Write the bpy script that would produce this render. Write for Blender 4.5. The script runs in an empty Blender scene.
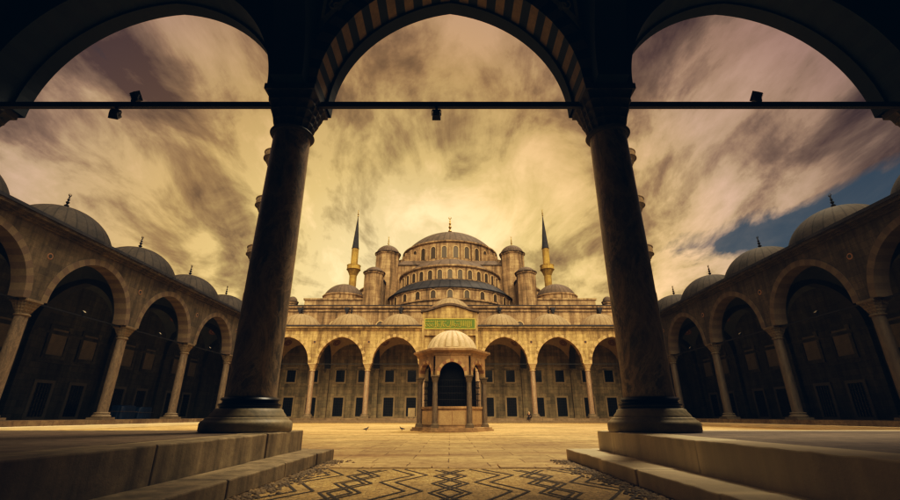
import bpy, math, random
from math import sin, cos, pi, sqrt, radians, atan2
from mathutils import Vector, Matrix

random.seed(7)
S = 1.25          # layout units -> metres
G = 0.68          # eye height above the court, layout units
scene = bpy.context.scene
COL = scene.collection

# ------------------------------------------------------------------ helpers
def link(o):
    COL.objects.link(o)
    return o

def tag(o, label=None, cat=None, group=None, kind=None):
    if label: o['label'] = label
    if cat: o['category'] = cat
    if group: o['group'] = group
    if kind: o['kind'] = kind
    return o

def empty(name, loc=(0, 0, 0), rz=0.0, parent=None):
    o = bpy.data.objects.new(name, None)
    o.empty_display_size = 0.3
    link(o)
    o.location = [c * S for c in loc]
    o.rotation_euler = (0, 0, rz)
    if parent: o.parent = parent
    return o

def copy_tree(o, parent=None, loc=None, rz=None):
    c = o.copy()
    link(c)
    if parent is not None: c.parent = parent
    if loc is not None: c.location = [k * S for k in loc]
    if rz is not None: c.rotation_euler = (0, 0, rz)
    for ch in list(o.children):
        copy_tree(ch, c)
    return c

class MB:
    def __init__(self):
        self.v = []; self.f = []; self.m = []
    def add(self, vs, fs, mat=0):
        b = len(self.v)
        self.v.extend([tuple(p) for p in vs])
        for f in fs:
            self.f.append([b + i for i in f]); self.m.append(mat)
    def quad(self, a, b, c, d, mat=0):
        self.add([a, b, c, d], [(0, 1, 2, 3)], mat)
    def box(self, x0, x1, y0, y1, z0, z1, mat=0):
        self.add([(x0,y0,z0),(x1,y0,z0),(x1,y1,z0),(x0,y1,z0),(x0,y0,z1),(x1,y0,z1),(x1,y1,z1),(x0,y1,z1)],
                 [(3,2,1,0),(4,5,6,7),(0,1,5,4),(1,2,6,5),(2,3,7,6),(3,0,4,7)], mat)
    def lathe(self, prof, n=32, c=(0, 0), mat=0, a0=0.0, a1=2*pi, rfun=None, cap=True):
        full = abs(a1 - a0 - 2*pi) < 1e-6
        cols = n if full else n + 1
        b = len(self.v)
        for (r, z) in prof:
            for i in range(cols):
                a = a0 + (a1 - a0) * i / n
                rr = r if rfun is None else rfun(r, z, a)
                self.v.append((c[0] + rr * cos(a), c[1] + rr * sin(a), z))
        for j in range(len(prof) - 1):
            for i in range(n):
                i2 = (i + 1) % cols if full else i + 1
                self.f.append([b + j*cols + i, b + j*cols + i2, b + (j+1)*cols + i2, b + (j+1)*cols + i]); self.m.append(mat)
        if cap and full:
            if prof[-1][0] > 1e-4:
                self.f.append([b + (len(prof)-1)*cols + i for i in range(cols)]); self.m.append(mat)
            if prof[0][0] > 1e-4:
                self.f.append([b + i for i in range(cols)][::-1]); self.m.append(mat)
    def tube(self, pts, r, n=8, mat=0):
        pts = [Vector(p) for p in pts]
        b = len(self.v)
        for k, p in enumerate(pts):
            d = (pts[min(k+1, len(pts)-1)] - pts[max(k-1, 0)]).normalized()
            up = Vector((0, 0, 1)) if abs(d.z) < 0.9 else Vector((1, 0, 0))
            s = d.cross(up).normalized(); t = s.cross(d)
            rr = r[k] if isinstance(r, (list, tuple)) else r
            for i in range(n):
                a = 2*pi*i/n
                self.v.append(tuple(p + s*cos(a)*rr + t*sin(a)*rr))
        for k in range(len(pts)-1):
            for i in range(n):
                self.f.append([b+k*n+i, b+k*n+(i+1) % n, b+(k+1)*n+(i+1) % n, b+(k+1)*n+i]); self.m.append(mat)
        self.f.append([b+i for i in range(n)][::-1]); self.m.append(mat)
        self.f.append([b+(len(pts)-1)*n+i for i in range(n)]); self.m.append(mat)
    def build(self, name, mats, parent=None, loc=(0, 0, 0), smooth=None, rz=0.0, bevel=0.0, scale=S):
        me = bpy.data.meshes.new(name)
        me.from_pydata([(x*scale, y*scale, z*scale) for x, y, z in self.v], [], self.f)
        if not isinstance(mats, (list, tuple)): mats = [mats]
        for m in mats: me.materials.append(m)
        me.polygons.foreach_set('material_index', self.m)
        me.update()
        if smooth is not None:
            me.polygons.foreach_set('use_smooth', [True]*len(me.polygons))
            me.set_sharp_from_angle(angle=radians(smooth))
        o = bpy.data.objects.new(name, me)
        link(o)
        o.location = [c * S for c in loc]
        o.rotation_euler = (0, 0, rz)
        if parent: o.parent = parent
        if bevel:
            md = o.modifiers.new('bevel', 'BEVEL'); md.width = bevel; md.segments = 2; md.limit_method = 'ANGLE'
            md.angle_limit = radians(40)
        return o

# ------------------------------------------------------------------ materials
def new_mat(name):
    m = bpy.data.materials.new(name); m.use_nodes = True
    nt = m.node_tree
    return m, nt, nt.nodes['Principled BSDF']

def nd(nt, typ, **kw):
    n = nt.nodes.new(typ)
    for k, v in kw.items():
        if k.startswith('_'): setattr(n, k[1:], v)
        else: n.inputs[k.replace('_', ' ')].default_value = v
    return n

def math_n(nt, op, a, b=None, clamp=False):
    n = nt.nodes.new('ShaderNodeMath'); n.operation = op; n.use_clamp = clamp
    for i, x in enumerate((a, b)):
        if x is None: continue
        if isinstance(x, (int, float)): n.inputs[i].default_value = x
        else: nt.links.new(x, n.inputs[i])
    return n.outputs[0]

def ramp(nt, fac, stops, interp='LINEAR'):
    r = nt.nodes.new('ShaderNodeValToRGB'); r.color_ramp.interpolation = interp
    els = r.color_ramp.elements
    while len(els) > 1: els.remove(els[-1])
    els[0].position, els[0].color = stops[0][0], (*stops[0][1], 1)
    for p, c in stops[1:]:
        e = els.new(p); e.color = (*c, 1)
    nt.links.new(fac, r.inputs[0])
    return r.outputs[0]

def mixc(nt, fac, a, b, blend='MIX'):
    n = nt.nodes.new('ShaderNodeMix'); n.data_type = 'RGBA'; n.blend_type = blend
    for sock, x in ((n.inputs[0], fac), (n.inputs[6], a), (n.inputs[7], b)):
        if isinstance(x, (int, float)): sock.default_value = x
        elif isinstance(x, tuple): sock.default_value = (*x, 1)
        else: nt.links.new(x, sock)
    return n.outputs[2]

def noise(nt, vec, scale, detail=6, rough=0.6, dist=0.0):
    n = nt.nodes.new('ShaderNodeTexNoise')
    n.inputs['Scale'].default_value = scale; n.inputs['Detail'].default_value = detail
    n.inputs['Roughness'].default_value = rough; n.inputs['Distortion'].default_value = dist
    nt.links.new(vec, n.inputs['Vector'])
    return n.outputs['Fac']

def wrap_coords(nt):
    """object coordinates folded to (x+y, z): works on every upright face"""
    tc = nt.nodes.new('ShaderNodeTexCoord'); sx = nt.nodes.new('ShaderNodeSeparateXYZ')
    nt.links.new(tc.outputs['Object'], sx.inputs[0])
    cb = nt.nodes.new('ShaderNodeCombineXYZ')
    nt.links.new(math_n(nt, 'ADD', sx.outputs[0], sx.outputs[1]), cb.inputs[0])
    nt.links.new(sx.outputs[2], cb.inputs[1])
    return tc, sx, cb.outputs[0]

def stone(name, c1, c2, mortar, bw=0.9, bh=0.42, rough=0.85, stain=0.5, bump=0.35, msize=0.012, spec=0.25, blockvar=0.5, ss=1.0):
    m, nt, b = new_mat(name)
    tc, sx, uv = wrap_coords(nt)
    br = nt.nodes.new('ShaderNodeTexBrick')
    nt.links.new(uv, br.inputs['Vector'])
    br.inputs['Scale'].default_value = 1.0
    br.inputs['Brick Width'].default_value = bw; br.inputs['Row Height'].default_value = bh
    br.inputs['Mortar Size'].default_value = msize; br.inputs['Mortar Smooth'].default_value = 0.3
    br.inputs['Bias'].default_value = 0.0
    br.inputs['Color1'].default_value = (*c1, 1); br.inputs['Color2'].default_value = (*c2, 1); br.inputs['Mortar'].default_value = (*mortar, 1)
    n1 = noise(nt, tc.outputs['Object'], 0.35, 8, 0.65)
    n2 = noise(nt, tc.outputs['Object'], 5.0, 8, 0.7)
    mp = nt.nodes.new('ShaderNodeMapping'); mp.inputs['Scale'].default_value = (1.6*ss, 1.6*ss, 0.12*ss)
    nt.links.new(tc.outputs['Object'], mp.inputs[0])
    n3 = noise(nt, mp.outputs[0], 1.0, 7, 0.65)
    avg = tuple((c1[i]+c2[i])/2 for i in range(3))
    col = mixc(nt, min(1.0, blockvar+0.35), avg, br.outputs['Color'])
    f1 = ramp(nt, n1, [(0.3, (0.55,)*3), (0.7, (1.2,)*3)])
    f2 = ramp(nt, n2, [(0.25, (0.7,)*3), (0.75, (1.22,)*3)])
    f3 = ramp(nt, n3, [(0.35, (1-stain,)*3), (0.62, (1.08,)*3)])
    for f in (f1, f2, f3):
        col = mixc(nt, 1.0, col, f, 'MULTIPLY')
    nt.links.new(col, b.inputs['Base Color'])
    b.inputs['Roughness'].default_value = rough
    b.inputs['Specular IOR Level'].default_value = spec
    h = math_n(nt, 'SUBTRACT', math_n(nt, 'MULTIPLY', n2, 0.6), br.outputs['Fac'])
    bp = nt.nodes.new('ShaderNodeBump'); bp.inputs['Strength'].default_value = bump; bp.inputs['Distance'].default_value = 0.03
    nt.links.new(h, bp.inputs['Height']); nt.links.new(bp.outputs[0], b.inputs['Normal'])
    return m

def mottled(name, c1, c2, scale=3.0, rough=0.6, bump=0.15, spec=0.4, metallic=0.0, stretch=(1, 1, 1), dist=0.6):
    m, nt, b = new_mat(name)
    tc = nt.nodes.new('ShaderNodeTexCoord')
    mp = nt.nodes.new('ShaderNodeMapping'); mp.inputs['Scale'].default_value = stretch
    nt.links.new(tc.outputs['Object'], mp.inputs[0])
    n1 = noise(nt, mp.outputs[0], scale, 8, 0.65, dist)
    n2 = noise(nt, mp.outputs[0], scale*6, 6, 0.7)
    col = ramp(nt, n1, [(0.3, c1), (0.7, c2)])
    col = mixc(nt, 1.0, col, ramp(nt, n2, [(0.25, (0.75,)*3), (0.75, (1.2,)*3)]), 'MULTIPLY')
    nt.links.new(col, b.inputs['Base Color'])
    nt.links.new(ramp(nt, n2, [(0.2, (max(rough-0.12, 0.05),)*3), (0.8, (min(rough+0.12, 1),)*3)]), b.inputs['Roughness'])
    b.inputs['Specular IOR Level'].default_value = spec; b.inputs['Metallic'].default_value = metallic
    bp = nt.nodes.new('ShaderNodeBump'); bp.inputs['Strength'].default_value = bump; bp.inputs['Distance'].default_value = 0.02
    nt.links.new(n2, bp.inputs['Height']); nt.links.new(bp.outputs[0], b.inputs['Normal'])
    return m

def lead_mat(name, c1, c2, seams=28):
    m, nt, b = new_mat(name)
    tc = nt.nodes.new('ShaderNodeTexCoord'); sx = nt.nodes.new('ShaderNodeSeparateXYZ')
    nt.links.new(tc.outputs['Object'], sx.inputs[0])
    an = math_n(nt, 'ARCTAN2', sx.outputs[1], sx.outputs[0])
    fr = math_n(nt, 'FRACT', math_n(nt, 'MULTIPLY', an, seams/(2*pi)))
    edge = math_n(nt, 'ABSOLUTE', math_n(nt, 'SUBTRACT', fr, 0.5))
    seam = math_n(nt, 'GREATER_THAN', edge, 0.43)
    n1 = noise(nt, tc.outputs['Object'], 0.8, 8, 0.65)
    n2 = noise(nt, tc.outputs['Object'], 4.0, 6, 0.7)
    col = ramp(nt, n1, [(0.3, c1), (0.7, c2)])
    col = mixc(nt, 1.0, col, ramp(nt, n2, [(0.25, (0.75,)*3), (0.75, (1.2,)*3)]), 'MULTIPLY')
    col = mixc(nt, math_n(nt, 'MULTIPLY', seam, 0.45), col, tuple(x*0.35 for x in c1))
    nt.links.new(col, b.inputs['Base Color'])
    b.inputs['Roughness'].default_value = 0.75; b.inputs['Specular IOR Level'].default_value = 0.12
    bp = nt.nodes.new('ShaderNodeBump'); bp.inputs['Strength'].default_value = 0.5; bp.inputs['Distance'].default_value = 0.05
    nt.links.new(math_n(nt, 'ADD', math_n(nt, 'MULTIPLY', n2, 0.3), seam), bp.inputs['Height']); nt.links.new(bp.outputs[0], b.inputs['Normal'])
    return m

def plain(name, c, rough=0.6, metallic=0.0, emit=None, spec=0.4):
    m, nt, b = new_mat(name)
    tc = nt.nodes.new('ShaderNodeTexCoord')
    n1 = noise(nt, tc.outputs['Object'], 9.0, 5, 0.6)
    nt.links.new(mixc(nt, 1.0, c, ramp(nt, n1, [(0.3, (0.75,)*3), (0.7, (1.15,)*3)]), 'MULTIPLY'), b.inputs['Base Color'])
    b.inputs['Roughness'].default_value = rough; b.inputs['Metallic'].default_value = metallic
    b.inputs['Specular IOR Level'].default_value = spec
    if emit:
        b.inputs['Emission Color'].default_value = (*emit[0], 1); b.inputs['Emission Strength'].default_value = emit[1]
    return m

M = {}
M['facade'] = stone('facade_stone', (0.54, 0.40, 0.20), (0.36, 0.265, 0.14), (0.12, 0.09, 0.06), 1.0, 0.46, stain=0.6)
M['side'] = stone('side_arcade_shaded_stone', (0.155, 0.128, 0.088), (0.095, 0.080, 0.060), (0.11, 0.085, 0.06), 1.0, 0.46, stain=0.5)  # darker copy of the facade stone, side arcades' shade put into the colour
M['inner_s'] = stone('side_inner_wall_shaded_stone', (0.105, 0.105, 0.085), (0.062, 0.068, 0.060), (0.022, 0.028, 0.028), 1.1, 0.5, stain=0.5)  # darker copy of the inner wall stone with the side bays' shadow in it
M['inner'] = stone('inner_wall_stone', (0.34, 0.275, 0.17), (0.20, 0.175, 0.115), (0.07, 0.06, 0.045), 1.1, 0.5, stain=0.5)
M['mosque'] = stone('mosque_stone', (0.48, 0.35, 0.22), (0.34, 0.245, 0.155), (0.12, 0.09, 0.065), 1.2, 0.6, stain=0.65)
M['shade'] = stone('shaded_portico_stone', (0.018, 0.060, 0.095), (0.012, 0.042, 0.066), (0.006, 0.018, 0.028), 1.1, 0.5, stain=0.5)  # teal-black of the portico's shadow is put into this stone colour
M['vsr_a'] = mottled('voussoir_cream', (0.36, 0.26, 0.14), (0.48, 0.35, 0.19), 2.0, 0.8)
M['vsr_b'] = mottled('voussoir_rose', (0.22, 0.125, 0.075), (0.30, 0.18, 0.11), 2.0, 0.8)
M['vsr_sa'] = mottled('side_shaded_voussoir_cream', (0.125, 0.10, 0.07), (0.165, 0.135, 0.092), 2.0, 0.8)  # this and the rose one: voussoir colours darkened for the side arcades' shade
M['vsr_sb'] = mottled('side_shaded_voussoir_rose', (0.095, 0.072, 0.055), (0.125, 0.095, 0.07), 2.0, 0.8)
M['plaster_s'] = mottled('side_vault_shaded_plaster', (0.06, 0.075, 0.075), (0.09, 0.10, 0.09), 0.6, 0.9)  # shadow of the side vaults tinted into a dark plaster copy
M['nvs_a'] = mottled('dark_voussoir_tan', (0.19, 0.15, 0.095), (0.28, 0.22, 0.135), 2.0, 0.8)
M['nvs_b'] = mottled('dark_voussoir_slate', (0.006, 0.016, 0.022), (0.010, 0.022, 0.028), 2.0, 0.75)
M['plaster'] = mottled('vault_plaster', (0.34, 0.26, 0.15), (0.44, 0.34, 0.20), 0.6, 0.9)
M['plaster_d'] = mottled('vault_plaster_shaded', (0.015, 0.032, 0.042), (0.024, 0.042, 0.05), 0.6, 0.9)  # dark copy of the vault plaster, portico shadow in its colour
M['tran'] = mottled('shaded_transverse_arch_stone', (0.025, 0.03, 0.03), (0.05, 0.05, 0.045), 1.0, 0.85)  # shade under the arches darkened into the stone colour
M['lead'] = lead_mat('lead_roofing', (0.075, 0.06, 0.052), (0.125, 0.098, 0.08))
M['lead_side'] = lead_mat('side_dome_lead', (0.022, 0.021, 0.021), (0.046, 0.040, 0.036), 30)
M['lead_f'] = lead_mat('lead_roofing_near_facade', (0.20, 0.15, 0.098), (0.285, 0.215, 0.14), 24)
M['lead_blue'] = lead_mat('lead_roofing_slate', (0.028, 0.032, 0.045), (0.055, 0.055, 0.065), 40)
M['dome'] = lead_mat('main_dome_lead', (0.065, 0.054, 0.048), (0.115, 0.092, 0.075), 48)
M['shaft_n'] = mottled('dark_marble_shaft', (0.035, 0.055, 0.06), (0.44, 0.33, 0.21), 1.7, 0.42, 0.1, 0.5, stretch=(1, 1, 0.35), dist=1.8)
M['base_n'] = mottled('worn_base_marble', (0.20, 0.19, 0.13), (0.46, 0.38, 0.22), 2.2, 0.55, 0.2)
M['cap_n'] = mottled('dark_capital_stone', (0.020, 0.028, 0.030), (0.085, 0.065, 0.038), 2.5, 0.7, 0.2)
M['shaft'] = mottled('marble_shaft', (0.15, 0.11, 0.085), (0.30, 0.215, 0.15), 1.5, 0.45, 0.1, stretch=(1, 1, 0.3), dist=1.5)
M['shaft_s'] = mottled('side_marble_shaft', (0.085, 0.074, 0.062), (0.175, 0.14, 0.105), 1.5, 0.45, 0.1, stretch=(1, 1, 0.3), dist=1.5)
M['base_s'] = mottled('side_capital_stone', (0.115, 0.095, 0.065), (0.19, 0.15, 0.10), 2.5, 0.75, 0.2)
M['capital'] = mottled('pale_capital_stone', (0.34, 0.25, 0.14), (0.48, 0.36, 0.21), 2.5, 0.75, 0.2)
M['bronze'] = plain('dark_bronze', (0.018, 0.02, 0.022), 0.35, 0.7)
M['iron'] = plain('black_iron', (0.012, 0.013, 0.015), 0.6, 0.3)
M['gilt'] = plain('gilded_copper', (0.42, 0.27, 0.08), 0.4, 0.85)
M['glass'] = plain('dark_window_glass', (0.010, 0.014, 0.018), 0.2)
M['frame'] = mottled('window_frame_stone', (0.22, 0.175, 0.11), (0.30, 0.24, 0.15), 2.0, 0.8)
M['frame_s'] = mottled('side_window_frame', (0.10, 0.10, 0.085), (0.14, 0.135, 0.11), 2.0, 0.8)
M['blind'] = mottled('blind_niche_stone', (0.13, 0.125, 0.10), (0.21, 0.195, 0.15), 1.2, 0.85)
M['green'] = plain('green_panel', (0.075, 0.135, 0.014), 0.6)
M['gold'] = plain('gold_lettering', (0.36, 0.31, 0.06), 0.5, 0.0)
M['roundel'] = plain('painted_roundel_red', (0.17, 0.075, 0.04), 0.7)
M['roundel2'] = plain('painted_roundel_cream', (0.30, 0.23, 0.13), 0.7)
M['lampglass'] = plain('floodlight_lens', (0.40, 0.38, 0.33), 0.25)
M['blue'] = mottled('blue_tarpaulin', (0.006, 0.022, 0.07), (0.014, 0.045, 0.12), 2.0, 0.55)
M['fount'] = stone('fountain_marble', (0.46, 0.33, 0.19), (0.36, 0.25, 0.15), (0.18, 0.13, 0.08), 2.0, 3.0, stain=0.4)
M['fdome'] = mottled('fountain_dome_marble', (0.42, 0.33, 0.22), (0.55, 0.45, 0.31), 2.0, 0.7)
M['orn'] = mottled('inlay_panel_gold', (0.70, 0.62, 0.34), (0.85, 0.75, 0.40), 3.0, 0.6)

# marble court floor: worn slabs
def floor_mat(name, c1, c2, mortar, bw, bh, wear=0.5, rough=0.45):
    m, nt, b = new_mat(name)
    tc = nt.nodes.new('ShaderNodeTexCoord')
    wn = nt.nodes.new('ShaderNodeTexNoise'); wn.inputs['Scale'].default_value = 1.3
    nt.links.new(tc.outputs['Object'], wn.inputs['Vector'])
    vm = nt.nodes.new('ShaderNodeVectorMath'); vm.operation = 'MULTIPLY_ADD'
    nt.links.new(wn.outputs['Color'], vm.inputs[0]); vm.inputs[1].default_value = (0.05, 0.05, 0); nt.links.new(tc.outputs['Object'], vm.inputs[2])
    br = nt.nodes.new('ShaderNodeTexBrick'); nt.links.new(vm.outputs[0], br.inputs['Vector'])
    br.inputs['Scale'].default_value = 1; br.inputs['Brick Width'].default_value = bw; br.inputs['Row Height'].default_value = bh
    br.inputs['Mortar Size'].default_value = 0.014; br.inputs['Mortar Smooth'].default_value = 0.4; br.inputs['Bias'].default_value = 0
    br.inputs['Color1'].default_value = (*c1, 1); br.inputs['Color2'].default_value = (*c2, 1); br.inputs['Mortar'].default_value = (*mortar, 1)
    n1 = noise(nt, tc.outputs['Object'], 0.22, 9, 0.7, 0.8)
    n2 = noise(nt, tc.outputs['Object'], 3.2, 9, 0.72, 0.3)
    n3 = noise(nt, tc.outputs['Object'], 22, 5, 0.7)
    mps = nt.nodes.new('ShaderNodeMapping'); mps.inputs['Scale'].default_value = (0.10, 0.75, 1)
    nt.links.new(tc.outputs['Object'], mps.inputs[0])
    n4 = noise(nt, mps.outputs[0], 1.0, 8, 0.65, 0.4)
    col = mixc(nt, 1.0, br.outputs['Color'], ramp(nt, n4, [(0.32, (0.62, 0.52, 0.46)), (0.62, (1.12,)*3)]), 'MULTIPLY')
    col = mixc(nt, 1.0, col, ramp(nt, n1, [(0.3, (1-wear,)*3), (0.68, (1.2,)*3)]), 'MULTIPLY')
    col = mixc(nt, 1.0, col, ramp(nt, n2, [(0.28, (0.55, 0.5, 0.45)), (0.6, (1.15,)*3)]), 'MULTIPLY')
    col = mixc(nt, 1.0, col, ramp(nt, n3, [(0.25, (0.75,)*3), (0.7, (1.12,)*3)]), 'MULTIPLY')
    nt.links.new(col, b.inputs['Base Color'])
    nt.links.new(ramp(nt, n2, [(0.25, (min(rough+0.25, 1),)*3), (0.75, (rough-0.08,)*3)]), b.inputs['Roughness'])
    b.inputs['Specular IOR Level'].default_value = 0.45
    h = math_n(nt, 'SUBTRACT', math_n(nt, 'ADD', math_n(nt, 'MULTIPLY', n2, 0.5), math_n(nt, 'MULTIPLY', n3, 0.25)), br.outputs['Fac'])
    bp = nt.nodes.new('ShaderNodeBump'); bp.inputs['Strength'].default_value = 0.45; bp.inputs['Distance'].default_value = 0.03
    nt.links.new(h, bp.inputs['Height']); nt.links.new(bp.outputs[0], b.inputs['Normal'])
    return m
M['court'] = floor_mat('court_marble', (0.68, 0.50, 0.23), (0.53, 0.385, 0.18), (0.20, 0.14, 0.06), 1.5, 0.85, 0.4)
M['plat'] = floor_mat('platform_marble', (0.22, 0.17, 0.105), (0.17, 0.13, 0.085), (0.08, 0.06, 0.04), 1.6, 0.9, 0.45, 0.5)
M['step'] = stone('step_marble', (0.43, 0.35, 0.215), (0.34, 0.275, 0.17), (0.12, 0.09, 0.06), 50, 50, stain=0.5, rough=0.55, bump=0.6, ss=2.2)
def veins(m, c, scale, amt):
    nt = m.node_tree; b = nt.nodes['Principled BSDF']
    src = b.inputs['Base Color'].links[0].from_socket
    tc = nt.nodes.new('ShaderNodeTexCoord'); mp = nt.nodes.new('ShaderNodeMapping'); mp.inputs['Scale'].default_value = (1, 1, 0.45); mp.inputs['Rotation'].default_value = (0.5, 0.3, 0)
    nt.links.new(tc.outputs['Object'], mp.inputs[0])
    v1 = ramp(nt, noise(nt, mp.outputs[0], scale, 9, 0.68, 2.2), [(0.455, (0, 0, 0)), (0.495, (1, 1, 1)), (0.535, (0, 0, 0))])
    v2 = ramp(nt, noise(nt, mp.outputs[0], scale*3.1, 8, 0.7, 1.2), [(0.47, (0, 0, 0)), (0.5, (0.6,)*3), (0.53, (0, 0, 0))])
    f = math_n(nt, 'MULTIPLY', math_n(nt, 'MAXIMUM', v1, v2), amt)
    nt.links.new(mixc(nt, f, src, c), b.inputs['Base Color'])
veins(M['shaft_n'], (0.62, 0.50, 0.34), 1.3, 0.55)
veins(M['shaft'], (0.45, 0.36, 0.25), 1.6, 0.5)
veins(M['shaft_s'], (0.28, 0.23, 0.17), 1.6, 0.5)
def worn_edges(m, c):
    nt = m.node_tree; b = nt.nodes['Principled BSDF']
    src = b.inputs['Base Color'].links[0].from_socket
    g = nt.nodes.new('ShaderNodeNewGeometry')
    e = ramp(nt, g.outputs['Pointiness'], [(0.505, (0, 0, 0)), (0.56, (1, 1, 1))])
    nt.links.new(mixc(nt, e, src, c), b.inputs['Base Color'])
worn_edges(M['step'], (0.80, 0.70, 0.48))
M['earth'] = mottled('distant_ground', (0.10, 0.085, 0.06), (0.16, 0.13, 0.09), 0.05, 0.95)

def pebble_mat():
    m, nt, b = new_mat('pebble_mosaic')
    tc = nt.nodes.new('ShaderNodeTexCoord')
    vo = nt.nodes.new('ShaderNodeTexVoronoi'); vo.inputs['Scale'].default_value = 16
    nt.links.new(tc.outputs['Object'], vo.inputs['Vector'])
    ve = nt.nodes.new('ShaderNodeTexVoronoi'); ve.feature = 'DISTANCE_TO_EDGE'; ve.inputs['Scale'].default_value = 16
    nt.links.new(tc.outputs['Object'], ve.inputs['Vector'])
    n1 = noise(nt, tc.outputs['Object'], 0.9, 6, 0.6)
    sc = nt.nodes.new('ShaderNodeSeparateColor'); nt.links.new(vo.outputs['Color'], sc.inputs[0])
    col = ramp(nt, sc.outputs[0], [(0.0, (0.44, 0.29, 0.09)), (0.5, (0.62, 0.43, 0.15)), (1.0, (0.74, 0.54, 0.22))])
    col = mixc(nt, 1.0, col, ramp(nt, n1, [(0.3, (0.6,)*3), (0.7, (1.15,)*3)]), 'MULTIPLY')
    e = ramp(nt, ve.outputs['Distance'], [(0.01, (0.4,)*3), (0.08, (1,)*3)])
    col = mixc(nt, 1.0, col, e, 'MULTIPLY')
    nt.links.new(col, b.inputs['Base Color']); b.inputs['Roughness'].default_value = 0.5
    bp = nt.nodes.new('ShaderNodeBump'); bp.inputs['Strength'].default_value = 0.6; bp.inputs['Distance'].default_value = 0.02
    nt.links.new(ve.outputs['Distance'], bp.inputs['Height']); nt.links.new(bp.outputs[0], b.inputs['Normal'])
    return m
M['pebble'] = pebble_mat()
M['strap'] = mottled('dark_pebble_strap', (0.028, 0.022, 0.016), (0.07, 0.052, 0.03), 12, 0.6, 0.4)
M['rubble'] = mottled('loose_pebble', (0.05, 0.038, 0.022), (0.34, 0.24, 0.11), 3.0, 0.7)

# ------------------------------------------------------------------ geometry pieces
def arch_curve(a, r, n):
    """pointed two-centred arch; n must be even; from (-a,0) over (0,r) to (a,0)"""
    c = (r*r - a*a) / (2*a); R = a + c
    th = atan2(r, -c)                       # left arc, centre (+c,0): angle pi -> apex
    pts = []
    h = n//2
    apex = math.atan2(r, -c)
    for i in range(h):
        t = pi + (apex - pi) * i / h
        pts.append((c + R*cos(t), R*sin(t)))
    pts.append((0, r))
    for i in range(h-1, -1, -1):
        pts.append((-pts[i][0], pts[i][1]))
    return pts

def arch_bay(mb, T, uc, w, zs, ztop, a, r, th, t, nv=21, sub=2, mats=(0, 1, 2), proud=0.03, lip=None):
    """one bay of arcade wall. T maps (u,d,z)->xyz. mats: wall, voussoir A, voussoir B"""
    n = nv*sub
    if n % 2: n += sub if sub % 2 else 1
    n = nv*sub if (nv*sub) % 2 == 0 else nv*sub+1
    I = arch_curve(a, r, n); O = arch_curve(a+t, r+t, n)
    d0, d1 = -th/2, th/2
    for i in range(n):
        mt = mats[1] if (i//sub) % 2 == 0 else mats[2]
        (x0, z0), (x1, z1) = I[i], I[i+1]; (X0, Z0), (X1, Z1) = O[i], O[i+1]
        for d, s in ((d0-proud, 1), (d1+proud, -1)):
            q = [T(uc+x0, d, zs+z0), T(uc+x1, d, zs+z1), T(uc+X1, d, zs+Z1), T(uc+X0, d, zs+Z0)]
            mb.quad(*(q if s > 0 else q[::-1]), mt)
        mb.quad(T(uc+x0, d0-proud, zs+z0), T(uc+x0, d1+proud, zs+z0), T(uc+x1, d1+proud, zs+z1), T(uc+x1, d0-proud, zs+z1), mt)
        for da, db in ((d0-proud, d0), (d1, d1+proud)):
            mb.quad(T(uc+X0, da, zs+Z0), T(uc+X1, da, zs+Z1), T(uc+X1, db, zs+Z1), T(uc+X0, db, zs+Z0), mt)
        for d, s in ((d0, 1), (d1, -1)):
            q = [T(uc+X0, d, zs+Z0), T(uc+X1, d, zs+Z1), T(uc+X1, d, ztop), T(uc+X0, d, ztop)]
            mb.quad(*(q if s > 0 else q[::-1]), mats[0])
    for sgn in (-1, 1):
        ua, ub = uc + sgn*w/2, uc + sgn*(a+t)
        if abs(w/2 - a - t) > 0.005:
            for d in (d0, d1):
                mb.quad(T(ua, d, zs), T(ub, d, zs), T(ub, d, ztop), T(ua, d, ztop), mats[0])
        mb.quad(T(ua, d0-proud, zs), T(uc+sgn*a, d0-proud, zs), T(uc+sgn*a, d1+proud, zs), T(ua, d1+proud, zs), mats[0])
    mb.quad(T(uc-w/2, d0, ztop), T(uc+w/2, d0, ztop), T(uc+w/2, d1, ztop), T(uc-w/2, d1, ztop), mats[0])

def finial(name, parent, z, h, mat, r=0.07, loc=None):
    mb = MB()
    pr = [(r*1.6, 0), (r*1.0, h*0.06), (r*0.5, h*0.14), (r*1.7, h*0.24), (r*0.45, h*0.34), (r*1.35, h*0.44), (r*0.4, h*0.53), (r*1.0, h*0.61), (r*0.35, h*0.68), (r*0.6, h*0.74), (r*0.25, h*0.8), (0.001, h)]
    mb.lathe(pr, 10)
    # crescent
    pts = []
    for i in range(9):
        a = radians(-230 + 280*i/8)
        pts.append((r*1.1*cos(a), 0, h*0.9 + r*1.1*sin(a)))
    mb.tube(pts, [r*0.1 + r*0.3*sin(pi*i/8) for i in range(9)], 6)
    return mb.build(name, mat, parent, loc if loc else (0, 0, z), smooth=40)

def dome_profile(R, rise, n=14, bell=0.0):
    pr = []
    Rs = (R*R + rise*rise) / (2*rise) if rise < R else None
    for i in range(n+1):
        if Rs:
            a1 = math.asin(R/Rs); a = a1*(1-i/n)
            pr.append((max(Rs*sin(a), 0.001), rise - Rs + Rs*cos(a)))
        else:
            a = pi/2*i/n
            pr.append((max(R*cos(a), 0.001), rise*sin(a)))
    return pr

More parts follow.
